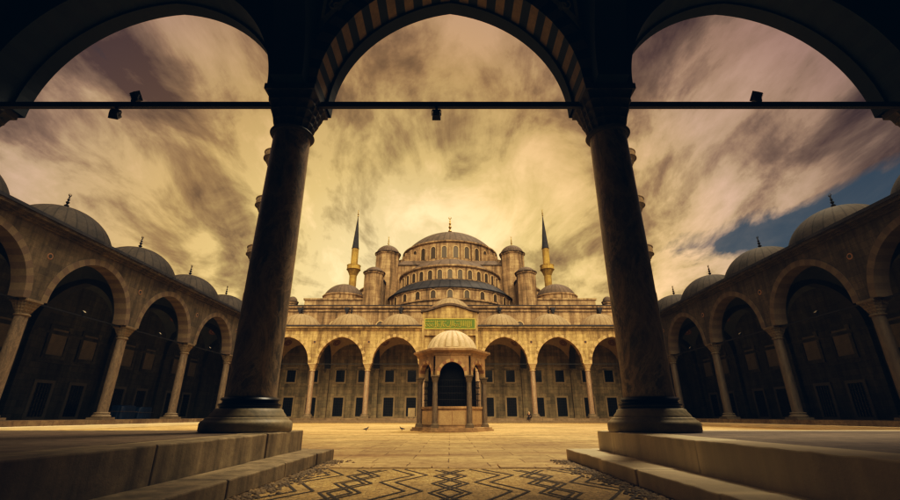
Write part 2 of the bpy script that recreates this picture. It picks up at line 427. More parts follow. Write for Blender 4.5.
def muqarnas(mb, r0, z0, half, z1, tiers=4, n=32, mat=0):
    """capital that grows from a circle r0 to a square of the given half width in scalloped tiers"""
    def rad(k, a, off):
        f = k
        sq = half / max(abs(cos(a)), abs(sin(a)))
        sq = min(sq, half*1.3)
        base = r0*(1-f) + sq*f
        return base
    rings = []
    for j in range(tiers):
        za = z0 + (z1-z0)*j/tiers; zb = z0 + (z1-z0)*(j+1)/tiers
        ka = j/tiers; kb = (j+1)/tiers
        ph = 0 if j % 2 == 0 else pi/8
        rings.append((za, ka, 0.0, ph))
        rings.append((za + (zb-za)*0.55, ka + (kb-ka)*0.45, 0.13, ph))
        rings.append((zb - 0.004, kb, 0.05, ph))
        rings.append((zb, kb*0.93 + ka*0.07, 0.0, ph))
    nn = 64
    b = len(mb.v)
    for z, k, sc, ph in rings:
        for i in range(nn):
            a = 2*pi*i/nn
            rr = rad(k, a, 0) * (1 - sc*abs(sin(8*(a+ph)/2*2*0.5*2)))
            mb.v.append((rr*cos(a), rr*sin(a), z))
    for j in range(len(rings)-1):
        for i in range(nn):
            mb.f.append([b+j*nn+i, b+j*nn+(i+1) % nn, b+(j+1)*nn+(i+1) % nn, b+(j+1)*nn+i]); mb.m.append(mat)

def make_column(parent, loc, shaft_r, z_ped, z_neck, z_spring, half, m_shaft, m_base, m_cap, rich=False):
    sh = MB()
    zb = z_ped
    sh.lathe([(shaft_r*1.03, zb), (shaft_r, zb+0.25), (shaft_r*0.995, zb+(z_neck-zb)*0.5), (shaft_r*0.93, z_neck-0.05)], 40)
    c = sh.build('column', m_shaft, parent, loc, smooth=40)
    bm = MB()
    if rich:
        bm.lathe([(0.635, 0), (0.65, 0.02), (0.65, 0.115), (0.625, 0.15), (0.595, 0.165), (0.585, 0.19), (0.55, 0.20), (0.545, 0.215), (0.535, 0.235), (0.50, 0.275), (0.485, 0.31), (0.45, 0.325), (0.40, 0.33)], 56)
        bm.build('base', m_base, c, (0, 0, 0), smooth=50)
        rm = MB()
        rm.lathe([(0.36, 0.325), (0.435, 0.335), (0.45, 0.36), (0.445, 0.385), (0.40, 0.40), (0.395, 0.425), (0.43, 0.445), (0.41, 0.475), (0.37, 0.485)], 48)
        rm.build('bronze_collar', M['bronze'], c, (0, 0, 0), smooth=50)
    else:
        bm.box(-0.5, 0.5, -0.5, 0.5, 0, 0.14)
        bm.lathe([(0.48, 0.14), (0.5, 0.19), (0.47, 0.25), (0.42, 0.28), (0.40, 0.33), (0.43, 0.36), (0.40, 0.41), (shaft_r, 0.44)], 28)
        bm.build('base', m_base, c, (0, 0, 0), smooth=40)
    cm = MB()
    r0 = shaft_r*0.93
    cm.lathe([(r0*0.95, z_neck-0.10), (r0+0.05, z_neck-0.08), (r0+0.075, z_neck-0.04), (r0+0.05, z_neck), (r0, z_neck+0.01)], 36)
    muqarnas(cm, r0, z_neck, half, z_spring-0.12, 4)
    cm.box(-half*1.02, half*1.02, -half*1.02, half*1.02, z_spring-0.12, z_spring)
    cm.build('capital', m_cap, c, (0, 0, 0), smooth=30)
    return c

def window_proto(parent, w, h, arched=False, grille=True, frame=None, pane=None, name='window'):
    """stone frame standing proud of a wall at local d=0 (faces -d); pane and iron grille inside. origin at sill centre"""
    mb = MB(); t = 0.17*max(w, 0.7)
    mb.box(-w/2-t, -w/2, -0.09, 0.0, -t, h+t)
    mb.box(w/2, w/2+t, -0.09, 0.0, -t, h+t)
    mb.box(-w/2, w/2, -0.09, 0.0, h, h+t)
    mb.box(-w/2, w/2, -0.11, 0.0, -t, 0)
    f = mb.build(name, frame, parent)
    p = MB(); p.box(-w/2, w/2, -0.02, -0.005, 0, h)
    p.build('pane' if pane is None else 'panel', pane or M['glass'], f)
    if grille:
        g = MB()
        for i in range(1, 5):
            x = -w/2 + w*i/5; g.box(x-0.015, x+0.015, -0.06, -0.03, 0, h)
        for i in range(1, 7):
            z = h*i/7; g.box(-w/2, w/2, -0.062, -0.028, z-0.015, z+0.015)
        g.build('grille', M['iron'], f)
    return f

def make_floodlight(name, loc, rz, tilt, below, label, group, bright=False):
    root = empty(name, loc, rz)
    root.scale = (0.85, 0.85, 0.85)
    tag(root, label, 'floodlight', group)
    s = -1 if below else 1
    br = MB()
    br.box(-0.015, 0.015, -0.03, 0.03, 0, s*0.06) if s > 0 else br.box(-0.015, 0.015, -0.03, 0.03, -0.06, 0)
    z0, z1 = sorted((s*0.06, s*0.09))
    br.box(-0.10, 0.10, -0.015, 0.015, z0, z1)
    z0, z1 = sorted((s*0.09, s*0.22))
    br.box(-0.115, -0.10, -0.015, 0.015, z0 if s > 0 else z0, z1); br.box(0.10, 0.115, -0.015, 0.015, z0, z1)
    br.box(-0.03, 0.03, -0.05, 0.05, -0.035, 0.035)
    br.build('bracket', M['iron'], root)
    hb = MB()
    hb.add([(-0.10,-0.07,-0.12),(0.10,-0.07,-0.12),(0.10,-0.07,0.12),(-0.10,-0.07,0.12),(-0.075,0.07,-0.09),(0.075,0.07,-0.09),(0.075,0.07,0.09),(-0.075,0.07,0.09)],
           [(0,1,2,3),(7,6,5,4),(1,0,4,5),(2,1,5,6),(3,2,6,7),(0,3,7,4)])
    for i in range(5):
        z = -0.06 + 0.03*i; hb.box(-0.07, 0.07, 0.07, 0.10, z-0.004, z+0.004)
    h = hb.build('housing', M['iron'], root, (0, 0, s*0.20), bevel=0.008)
    h.rotation_euler = (tilt, 0, 0)
    lz = MB(); lz.box(-0.085, 0.085, -0.078, -0.071, -0.10, 0.10)
    lz.build('lens', M['lampglass'], h)
    return root

# ------------------------------------------------------------------ porticos
def make_portico(name, label, loc, rz, nb, w, depth, zf, zs, ztop, a, r, th, ring, mats, skip_bay=None,
                 corner_vaults=0, col_list=None, near=False, lead='lead', win=True, wall_ext=0.0, bays_w=None, frame=None, Rdome=None, rise_dome=1.85):
    root = empty(name, loc, rz)
    tag(root, label, 'arcade')
    m_wall, m_va, m_vb, m_in, m_pl, m_tr, m_sh, m_ba, m_ca, m_top = mats
    if bays_w is None: bays_w = [(w, a, r)]*nb
    edges = [-sum(q[0] for q in bays_w)/2]
    for q in bays_w: edges.append(edges[-1] + q[0])
    mids = [(edges[k]+edges[k+1])/2 for k in range(nb)]
    frame = frame or M['frame']
    T = lambda u, d, z: (u, d, z)
    # arcade wall
    mb = MB()
    for i in range(nb):
        arch_bay(mb, T, mids[i], bays_w[i][0], zs, ztop, bays_w[i][1], bays_w[i][2], th, ring, nv=40 if near else 26, sub=2, proud=0.035, mats=(0, 1, 2) if (not near or i == nb//2) else (0, 3, 2))
    if near:
        pass
    mb.build('arcade_wall', [m_wall, m_va, m_vb] + ([M['nvs_c']] if near else []), root)
    if near:   # plain moulded outer order of each arch on the court side
        mo = MB()
        for i in range(nb):
            uc = mids[i]; aa, ra = bays_w[i][1:]
            I = arch_curve(aa-0.06, ra-0.06, 44); O = arch_curve(aa+0.12, ra+0.12, 44)
            da, db = -th/2-0.20, -th/2+0.10
            for k in range(44):
                p = [(I[k], I[k+1]), (O[k], O[k+1])]
                (x0, z0), (x1, z1) = p[0]; (X0, Z0), (X1, Z1) = p[1]
                mo.quad((uc+x0, da, zs+z0), (uc+x1, da, zs+z1), (uc+X1, da, zs+Z1), (uc+X0, da, zs+Z0))
                mo.quad((uc+x0, db, zs+z0), (uc+X0, db, zs+Z0), (uc+X1, db, zs+Z1), (uc+x1, db, zs+z1))
                mo.quad((uc+x0, da, zs+z0), (uc+x0, db, zs+z0), (uc+x1, db, zs+z1), (uc+x1, da, zs+z1))
                mo.quad((uc+X0, da, zs+Z0), (uc+X1, da, zs+Z1), (uc+X1, db, zs+Z1), (uc+X0, db, zs+Z0))
        mo.build('arch_moulding', m_vb, root)
    # cornice
    cm = MB()
    L = edges[-1]
    e = 0.0
    gm = MB()
    runs = [(-L, L)] if skip_bay is None else [(-L, -3.102), (3.102, L)]
    for ra, rb in runs:
        cm.box(ra, rb, -th/2-0.10, -th/2-0.002, ztop-0.34, ztop-0.22)
        cm.box(ra, rb, -th/2-0.20, -th/2-0.002, ztop-0.218, ztop-0.10)
        cm.box(ra, rb, -th/2-0.34, th/2, ztop-0.098, ztop+0.06)
        gm.box(ra, rb, -th/2-0.40, th/2, ztop+0.062, ztop+0.22)
    cm.build('cornice', m_top, root)
    gm.build('lead_edge_shadow', M['lead_blue'], root)  # lead gutter strip, made tall and dark to stand for the cornice shadow
    # small round bosses in the spandrels
    boss = None
    for i in range(1, nb):
        u = edges[i]
        if boss is None:
            bs = MB(); nseg = 14
            for rr_, dd in ((0.17, -0.012), (0.11, -0.024)):
                bs.add([(rr_*cos(2*pi*k/nseg), dd, rr_*sin(2*pi*k/nseg)) for k in range(nseg)], [tuple(range(nseg))], 0 if rr_ > 0.15 else 1)
            boss = bs.build('spandrel_boss', [M['vsr_b'] if not near else m_vb, m_tr], root, (u, -th/2, zs + r*0.80))
        else: copy_tree(boss, root, (u, -th/2, zs + r*0.80))
    # rear wall
    rw = MB()
    dr = depth
    Lw = L + wall_ext
    rw.box(-Lw, Lw, dr, dr+0.8, 0, ztop)
    rw.build('rear_wall', m_in, root)
    sc = MB()
    sc.box(-Lw, Lw, dr-0.10, dr-0.002, zs-0.16, zs+0.06)
    sc.box(-Lw, Lw, dr-0.07, dr-0.002, zf+3.55, zf+3.70)
    sc.build('string_course', m_in, root)
    # flat roof
    rf = MB()
    rf.box(-L - corner_vaults*depth, L + corner_vaults*depth, th/2+0.002, dr-0.002, ztop-0.12, ztop-0.02)
    rf.build('roof', M['lead_blue'], root)
    # vaults, transverse arches, domes, rods
    first_dome = None; first_tr = None; first_rod = None; first_v = None; first_lamp = None
    cols = col_list if col_list is not None else range(nb+1)
    bays = list(range(nb)); vz = 1.7 if near else 0.0
    centres = list(mids)
    ext = []
    if corner_vaults: ext = [-L - depth/2, L + depth/2]
    din = th/2; D = dr - din
    for k, uc in enumerate(centres + ext):
        ww = bays_w[k][0] if k < nb else depth
        # vault
        key = 'a' if k < nb else 'b'
        if first_v is None or abs(ww - first_ww) > 0.01:
            first_ww = ww
            vm = MB(); N = 14
            R = sqrt((ww/2)**2 + (D/2)**2)
            idx = {}
            for i in range(N+1):
                for j in range(N+1):
                    x = -ww/2 + ww*i/N; y = -D/2 + D*j/N
                    vm.v.append((x, y, sqrt(max(R*R - x*x - y*y, 0))))
            for i in range(N):
                for j in range(N):
                    b0 = i*(N+1)+j
                    vm.f.append([b0, b0+1, b0+N+2, b0+N+1]); vm.m.append(0)
            first_v = vm.build('vault', m_pl, root, (uc, din+D/2, zs+vz), smooth=60)
        else:
            copy_tree(first_v, root, (uc, din+D/2, zs+vz))
        # lead dome
        if first_dome is None:
            dm = MB()
            Rd = Rdome or min(w, depth)/2*0.87
            dm.lathe([(Rd+0.10, 0.0), (Rd+0.10, 0.28), (Rd+0.18, 0.30), (Rd+0.18, 0.40), (Rd, 0.42)], 40)
            pr = [(x, z+0.42) for x, z in dome_profile(Rd, rise_dome, 14)]
            dm.lathe(pr, 40)
            first_dome = dm.build('dome', M[lead], root, (uc, din+D/2, ztop), smooth=35)
            finial('finial', first_dome, rise_dome+0.37, 1.15, M['bronze'], 0.085)
        elif not (skip_bay is not None and k == skip_bay):
            copy_tree(first_dome, root, (uc, din+D/2, ztop))
        # roundels on the rear pendentives
        if not near:
            for s in (-1, 1):
                x, y = s*(ww/2)*0.66, (D/2)*0.66
                R = sqrt((ww/2)**2 + (D/2)**2)
                z = sqrt(R*R - x*x - y*y)
                nrm = Vector((-x, -y, -z)).normalized()
                t1 = nrm.cross(Vector((0, 0, 1))).normalized(); t2 = t1.cross(nrm)
                rm = MB()
                c0 = Vector((x, y, z)) + nrm*0.14
                for rr, off, mt in ((0.46, 0.0, 0), (0.36, 0.012, 1), (0.30, 0.024, 0), (0.14, 0.036, 1)):
                    ring_v = [tuple(c0 + nrm*off + (t1*cos(2*pi*q/20) + t2*sin(2*pi*q/20))*rr) for q in range(20)]
                    rm.add(ring_v, [tuple(range(20))], mt)
                rm.build('roundel', [M['roundel'], M['roundel2']], root, (uc, din+D/2, zs))
    # transverse arches from each column to the rear wall
    for i in range(nb+1):
        u = edges[i]
        if first_tr is None:
            tm = MB()
            T2 = lambda uu, d, z: (d, uu, z)
            at, rt = D/2-0.35, r*0.98
            arch_bay(tm, T2, 0, D-0.01, 0, ztop-zs-0.14, at, rt, 0.6 if not near else 0.56, 0.32, nv=17, sub=2, proud=0.02)
            first_tr = tm.build('transverse_arch', [m_tr, m_va if near else m_tr, m_vb if near else m_tr], root, (u, din+D/2, zs))
            if near:
                first_tr.data.materials[1] = M['nvs_c']
        else:
            copy_tree(first_tr, root, (u, din+D/2, zs))
        # corbel pilaster on the rear wall
    pil = None
    for i in range(nb+1):
        u = edges[i]
        if pil is None:
            pm = MB()
            pm.box(-0.32, 0.32, -0.30, -0.004, zf, zs-0.17)
            pm.box(-0.42, 0.42, -0.42, -0.004, zs-0.17, zs-0.002)
            pil = pm.build('pilaster', m_in, root, (u, dr, 0))
        else: copy_tree(pil, root, (u, dr, 0))
    # tie rods
    for i in range(nb):
        uc = mids[i]; wb = bays_w[i][0]
        if skip_bay is not None and i == skip_bay: continue
        if first_rod is None or abs(wb - rod_w) > 0.01:
            rod_w = wb
            tr = MB(); hr = 0.058 if near else 0.04
            tr.box(-wb/2+0.3, wb/2-0.3, -hr*0.7, hr*0.7, -hr, hr)
            first_rod = tr.build('tie_rod', M['iron'], root, (uc, 0, zs-0.06 if not near else zs-0.13))
        else:
            copy_tree(first_rod, root, (uc, 0, zs-0.06 if not near else zs-0.13))
    # columns
    first_col = None
    for i in cols:
        u = edges[i]
        if first_col is None:
            if near: first_col = make_column(root, (u, 0, zf), 0.362, 0.45, zs-zf-0.84, zs-zf, 0.47, m_sh, m_ba, m_ca, True)
            else: first_col = make_column(root, (u, 0, zf), 0.285, 0.40, zs-zf-0.72, zs-zf, 0.44, m_sh, m_ba, m_ca)
        else:
            copy_tree(first_col, root, (u, 0, zf))
    # windows on the rear wall
    if win:
        lo = up = None
        for uc in centres:
            for s in (-1, 1):
                u = uc + s*1.36
                if skip_bay is not None and centres.index(uc) == skip_bay: continue
                if lo is None:
                    lo = window_proto(root, 1.16, 2.1, frame=frame); lo.location = (u*S, dr*S, (zf+0.16)*S)
                    up = window_proto(root, 1.05, 1.6, frame=frame) if frame is M['frame'] else window_proto(root, 1.35, 1.75, grille=False, frame=m_in, pane=M['blind'], name='blind_niche'); up.location = (u*S, dr*S, (zf+4.05)*S)
                else:
                    copy_tree(lo, root, (u, dr, zf+0.16)); copy_tree(up, root, (u, dr, zf+4.05))
    return root, T

M['nvs_c'] = mottled('shaded_voussoir', (0.012, 0.026, 0.034), (0.018, 0.032, 0.038), 2.0, 0.8)  # dark voussoir copy, shade of the outer near arches put into the colour
GP = 0.46      # platform height
YN = 7.0       # near arcade line
YF = 48.5      # far arcade line
XS = 21.0      # side arcade lines
W = 6.05
NB_OFF = 3.06
WS = (YF - YN)/6

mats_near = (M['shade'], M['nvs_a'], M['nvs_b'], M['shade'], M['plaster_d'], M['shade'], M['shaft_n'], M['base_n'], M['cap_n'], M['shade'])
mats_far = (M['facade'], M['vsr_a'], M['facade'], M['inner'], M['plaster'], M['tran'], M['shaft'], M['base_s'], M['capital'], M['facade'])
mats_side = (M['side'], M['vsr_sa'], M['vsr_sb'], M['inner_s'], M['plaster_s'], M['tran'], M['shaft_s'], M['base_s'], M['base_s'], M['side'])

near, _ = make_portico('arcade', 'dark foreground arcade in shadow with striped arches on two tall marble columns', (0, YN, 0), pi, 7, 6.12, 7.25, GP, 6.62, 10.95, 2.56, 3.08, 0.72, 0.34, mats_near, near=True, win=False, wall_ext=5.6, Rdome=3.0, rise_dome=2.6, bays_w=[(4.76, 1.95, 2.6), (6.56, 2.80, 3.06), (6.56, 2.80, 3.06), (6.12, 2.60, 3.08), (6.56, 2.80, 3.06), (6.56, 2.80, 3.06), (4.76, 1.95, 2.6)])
far, _ = make_portico('arcade', 'brightly lit far arcade under the great domes with green inscription panel over its centre', (0, YF, 0), 0, 7, 6.0, 6.0, GP, 6.05, 9.95, 2.50, 2.85, 0.7, 0.32, mats_far, skip_bay=3, corner_vaults=1, lead='lead_f', wall_ext=6.0)
M['side_r'] = stone('right_arcade_shaded_stone', (0.10, 0.086, 0.066), (0.064, 0.057, 0.047), (0.04, 0.036, 0.03), 1.0, 0.46, stain=0.5)  # right set: darker copies, deeper shade of this arcade put into the colours
M['shaft_r'] = mottled('right_shaded_marble_shaft', (0.055, 0.05, 0.045), (0.115, 0.095, 0.075), 1.5, 0.45, 0.1, stretch=(1, 1, 0.3), dist=1.5)
M['base_r'] = mottled('right_shaded_capital_stone', (0.075, 0.065, 0.05), (0.125, 0.105, 0.075), 2.5, 0.75, 0.2)
M['vsr_ra'] = mottled('right_shaded_voussoir_tan', (0.085, 0.07, 0.052), (0.115, 0.095, 0.07), 2.0, 0.8)
M['vsr_rb'] = mottled('right_shaded_voussoir_rose', (0.068, 0.054, 0.043), (0.09, 0.07, 0.055), 2.0, 0.8)
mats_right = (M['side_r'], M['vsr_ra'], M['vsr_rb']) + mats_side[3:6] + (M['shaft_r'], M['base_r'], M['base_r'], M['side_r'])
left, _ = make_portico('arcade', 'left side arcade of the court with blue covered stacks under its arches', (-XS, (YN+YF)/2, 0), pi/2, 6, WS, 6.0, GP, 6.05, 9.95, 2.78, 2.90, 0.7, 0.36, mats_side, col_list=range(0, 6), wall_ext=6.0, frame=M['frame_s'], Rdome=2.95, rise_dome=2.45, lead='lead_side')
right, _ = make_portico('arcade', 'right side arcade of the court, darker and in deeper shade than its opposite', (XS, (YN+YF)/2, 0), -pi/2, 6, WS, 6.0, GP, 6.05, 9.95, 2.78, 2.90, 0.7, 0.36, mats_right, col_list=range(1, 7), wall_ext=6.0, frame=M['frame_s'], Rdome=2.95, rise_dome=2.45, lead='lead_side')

# inlaid spandrel panels on the inside of the near arcade
def spandrel_panel(parent, uc, sgn):
    a, r, zs = 2.60, 3.08, 6.62
    O = arch_curve(a+0.34+0.07, r+0.34+0.07, 60)
    d = 0.72/2 + 0.012
    pts = [(x, z) for x, z in O if x >= 0.35]
    pts = [(x, z) for x, z in pts if x <= 2.70]
    poly_in = [(x, zs+z) for x, z in pts]                    # along the arch, apex side first
    top = zs + r + 0.80
    outer = [(2.70, poly_in[-1][1])] if False else []
    loop = poly_in + [(2.70, top), (poly_in[0][0], top)]
    mb = MB()
    # frame: inset loop toward centroid
    cx = sum(p[0] for p in loop)/len(loop); cz = sum(p[1] for p in loop)/len(loop)
    def inset(k):
        out = []
        n = len(loop)
        for i in range(n):
            p0 = Vector(loop[i-1]); p1 = Vector(loop[i]); p2 = Vector(loop[(i+1) % n])
            e1 = (p1-p0).normalized(); e2 = (p2-p1).normalized()
            n1 = Vector((-e1.y, e1.x)); n2 = Vector((-e2.y, e2.x))
            m = (n1+n2); m = m.normalized() if m.length > 1e-5 else n1
            s = k/max(m.dot(n1), 0.45)
            out.append((p1.x + m.x*s, p1.y + m.y*s))
        return out
    area = sum(loop[i-1][0]*loop[i][1]-loop[i][0]*loop[i-1][1] for i in range(len(loop)))
    kk = 0.13 if area > 0 else -0.13
    inn = inset(kk)
    n = len(loop)
    for i in range(n):
        j = (i+1) % n
        mb.quad((uc+sgn*loop[i][0], d, loop[i][1]), (uc+sgn*loop[j][0], d, loop[j][1]), (uc+sgn*inn[j][0], d, inn[j][1]), (uc+sgn*inn[i][0], d, inn[i][1]), 0)
    mb.add([(uc+sgn*p[0], d-0.004, p[1]) for p in inn], [tuple(range(n))], 1)
    # scroll ornament
    for (px, pz, s0) in ((2.42, zs+2.15, 0.16), (2.30, zs+2.55, 0.22), (1.85, zs+2.95, 0.2), (2.35, zs+3.0, 0.22), (1.4, zs+3.2, 0.15)):
        for q in (0, pi):
            pp = []
            for i in range(14):
                t = i/13*4.2
                rr = s0*(0.15 + 0.85*t/4.2)
                pp.append((uc+sgn*(px + rr*cos(t+q)), d+0.01, pz + rr*sin(t+q)))
            mb.tube(pp, 0.02, 5, 0)
    return mb.build('inlay_panel', [M['orn'], M['nvs_b']], parent)
for uc in (0,):
    for sgn in (-1, 1):
        spandrel_panel(near, uc, sgn)

# ------------------------------------------------------------------ portal block of the far arcade
def flat_poly(mb, pts2, y0, y1, mat=0):
    n = len(pts2)
    mb.add([(x, y0, z) for x, z in pts2], [tuple(range(n))], mat)
    mb.add([(x, y1, z) for x, z in pts2], [tuple(range(n))[::-1]], mat)
    for i in range(n):
        (x0, z0), (x1, z1) = pts2[i], pts2[(i+1) % n]
        mb.quad((x0, y0, z0), (x0, y1, z0), (x1, y1, z1), (x1, y0, z1), mat)
gab = [(-3.1 + 6.2*i/24) for i in range(25)]
def gab_z(x):
    t = abs(x)/3.1
    return 11.62 + 0.78*(1 - t*t*(3-2*t))
pb = MB()
flat_poly(pb, [(-3.1, 9.0), (3.1, 9.0)] + [(x, gab_z(x)) for x in reversed(gab)], -0.62, 0.30)
# re-entrant: block front panel below, standing proud of the arcade wall beside the arch
pb.box(-3.1, -2.83, -0.62, -0.36, 6.06, 8.998)
pb.box(2.83, 3.1, -0.62, -0.36, 6.06, 8.998)
for i in range(24):
    pass
pb.build('portal_block', M['facade'], far)
gr = MB()
for i in range(24):
    x0, x1 = gab[i], gab[i+1]
    ex = 1.06
    gr.add([(x0*ex, -0.86, gab_z(x0)+0.01), (x1*ex, -0.86, gab_z(x1)+0.01), (x1*ex, 0.4, gab_z(x1)+0.01), (x0*ex, 0.4, gab_z(x0)+0.01),
            (x0*ex, -0.86, gab_z(x0)+0.24), (x1*ex, -0.86, gab_z(x1)+0.24), (x1*ex, 0.4, gab_z(x1)+0.30), (x0*ex, 0.4, gab_z(x0)+0.30)],
           [(0,3,2,1),(4,5,6,7),(0,1,5,4),(2,3,7,6)] + ([(3,0,4,7)] if i == 0 else []) + ([(1,2,6,5)] if i == 23 else []))
gr.build('gable_roof', M['lead'], far)
cd = MB()
cd.lathe([(2.75, 0.0), (2.75, 2.1), (2.9, 2.14), (2.9, 2.3), (2.7, 2.32)], 40)
cd.lathe([(x, z+2.32) for x, z in dome_profile(2.7, 1.9, 14)], 40)
cdo = cd.build('dome', M['lead_f'], far, (0, 3.2, 9.95), smooth=35)
# roof of the portal bay is carried in the flat roof; the inscription
ip = MB()
ip.box(-2.78, 2.78, -0.70, -0.622, 9.72, 10.86, 0)
for zz in (9.68, 10.80):
    ip.box(-2.86, 2.86, -0.74, -0.623, zz, zz+0.09, 1)
ip.box(-2.86, -2.77, -0.738, -0.624, 9.772, 10.798, 1); ip.box(2.77, 2.86, -0.738, -0.624, 9.772, 10.798, 1)
ipo = ip.build('inscription_panel', [M['green'], M['gold']], far)
lt = MB(); rnd = random.Random(11)
x = -2.6
def stroke(pts, w0): lt.tube([(px, -0.715, pz) for px, pz in pts], [w0*(0.5+0.5*sin(pi*(i+0.5)/len(pts))) for i in range(len(pts))], 5)
while x < 2.45:
    k = rnd.choice('aallnbwh')
    if k in 'al':
        stroke([(x+0.02, 10.66), (x, 10.4), (x+0.02, 10.1), (x+0.05, 9.98)], 0.042)
        if k == 'l': stroke([(x+0.05, 9.98), (x-0.08, 9.9), (x-0.2, 9.96)], 0.04)
        x += 0.17
    elif k in 'nb':
        stroke([(x-0.12, 10.2), (x-0.1, 10.0), (x+0.08, 9.92), (x+0.25, 10.0), (x+0.28, 10.22)], 0.045)
        stroke([(x+0.05, 10.32), (x+0.1, 10.36)], 0.045); x += 0.38
    elif k == 'w':
        stroke([(x+0.15*cos(t*pi/4)*0.8, 10.16+0.1*sin(t*pi/4)) for t in range(8)] + [(x+0.1, 9.98), (x-0.1, 9.88)], 0.04); x += 0.28
    else:
        stroke([(x+0.13*cos(t*pi/4), 10.12+0.13*sin(t*pi/4)) for t in range(9)], 0.04)
        stroke([(x-0.2, 10.55), (x, 10.5), (x+0.25, 10.6)], 0.035); x += 0.32
lt.build('lettering', M['gold'], ipo)

# the portal niche behind: tall door
pd = MB()
pd.box(-1.15, 1.15, 5.86, 5.99, GP, GP+3.4)
pdo = pd.build('portal_door', M['iron'], far)
pf = MB()
pf.box(-1.5, -1.152, 5.70, 5.99, GP, GP+4.0); pf.box(1.152, 1.5, 5.70, 5.99, GP, GP+4.0); pf.box(-1.15, 1.15, 5.70, 5.99, GP+3.402, GP+4.0)
pf.build('door_frame', M['frame'], pdo)

# ------------------------------------------------------------------ the mosque
mosque = empty('mosque', (0, 54.55, 0))
tag(mosque, 'great stone mosque rising in tiers of lead domes behind the far arcade', 'mosque')
Y0 = 54.55
def L(y): return y - Y0 + 0.0
YD = 76.0; YB = 67.5
mw = MB()
mw.box(-27, 27, 0.81, 42, 0, 13.85)
mw.build('prayer_hall_wall', M['mosque'], mosque)
cr = MB()
cr.box(-27.2, 27.2, 0.55, 42.2, 13.852, 14.12)
cr.box(-27.1, 27.1, 0.66, 0.808, 13.4, 13.55)
cr.build('cornice', M['mosque'], mosque)
rfm = MB(); rfm.box(-27.25, 27.25, 0.48, 42.2, 14.122, 14.22)
rfm.build('roof', M['lead_blue'], mosque)
# arched window unit (frame + pane), faces -y, origin at sill centre
def arched_window(parent, w, h, loc, rz=0.0, name='window'):
    cur = arch_curve(w/2, w*0.56, 8)
    cur2 = arch_curve(w/2+0.12, w*0.56+0.12, 8)
    zs_ = h - w*0.56
    inn = [(-w/2, 0)] + [(x, zs_+z) for x, z in cur] + [(w/2, 0)]
    out = [(-w/2-0.12, -0.1)] + [(x, zs_+z) for x, z in cur2] + [(w/2+0.12, -0.1)]
    f = MB()
    for i in range(len(inn)-1):
        a, b, c, d = inn[i], inn[i+1], out[i+1], out[i]
        f.quad((a[0], -0.10, a[1]), (b[0], -0.10, b[1]), (c[0], -0.10, c[1]), (d[0], -0.10, d[1]))
        f.quad((a[0], -0.10, a[1]), (a[0], 0.02, a[1]), (b[0], 0.02, b[1]), (b[0], -0.10, b[1]))
        f.quad((d[0], -0.10, d[1]), (c[0], -0.10, c[1]), (c[0], 0.02, c[1]), (d[0], 0.02, d[1]))
    fo = f.build(name, M['frame2'], parent, loc, rz=rz)
    p = MB(); p.add([(x, -0.02, z) for x, z in inn], [tuple(range(len(inn)))])
    p.build('pane', M['glass2'], fo)
    return fo
M['frame2'] = mottled('drum_window_frame', (0.38, 0.28, 0.17), (0.48, 0.36, 0.22), 2.0, 0.8)
M['glass2'] = plain('drum_window_glass', (0.06, 0.048, 0.035), 0.4)

# square base under the main dome
sb = MB()
sb.box(-10.2, 10.2, L(66.4), L(86.6), 14.2, 23.6)
sb.build('dome_base', M['mosque'], mosque)
sl = MB()
sl.add([(-10.4, L(66.2), 23.62), (10.4, L(66.2), 23.62), (10.4, L(86.8), 23.62), (-10.4, L(86.8), 23.62), (-8.9, L(67.3), 24.7), (8.9, L(67.3), 24.7), (8.9, L(85), 24.7), (-8.9, L(85), 24.7)],
       [(0,1,5,4),(1,2,6,5),(2,3,7,6),(3,0,4,7),(4,5,6,7),(3,2,1,0)])
sl.build('base_roof', M['lead'], mosque)
# main drum + dome
dr_ = MB()
RD = 8.55
dr_.lathe([(RD, 0), (RD, 3.75), (RD+0.12, 3.8), (RD+0.28, 3.95), (RD+0.28, 4.15), (RD-0.2, 4.17)], 64)
drum = dr_.build('drum', M['mosque'], mosque, (0, L(YD), 24.3), smooth=35)
nW = 28
w0 = None
for i in range(nW):
    a = 2*pi*(i+0.5)/nW
    lc = (RD*cos(a)*1.0, RD*sin(a), 1.05)
    if w0 is None: w0 = arched_window(drum, 0.84, 2.1, lc, a+pi/2)
    else: copy_tree(w0, drum, lc, a+pi/2)
bt = MB()
r0, r1, z0, z1 = RD-0.02, RD+0.42, 0, 3.7
bt.add([(r0,-.2,z0),(r1,-.2,z0),(r1,.2,z0),(r0,.2,z0),(r0,-.2,z1),(r1,-.2,z1-0.2),(r1,.2,z1-0.2),(r0,.2,z1)],
       [(3,2,1,0),(4,5,6,7),(0,1,5,4),(1,2,6,5),(2,3,7,6),(3,0,4,7)])
bto = bt.build('buttress', M['mosque'], drum)
for i in range(1, nW): copy_tree(bto, drum, (0, 0, 0), 2*pi*i/nW)
dm = MB()
dm.lathe(dome_profile(RD-0.05, 4.35, 24), 64)
dome = dm.build('dome', M['dome'], mosque, (0, L(YD), 28.46), smooth=50)
finial('finial', dome, 4.3, 4.4, M['gilt'], 0.23)
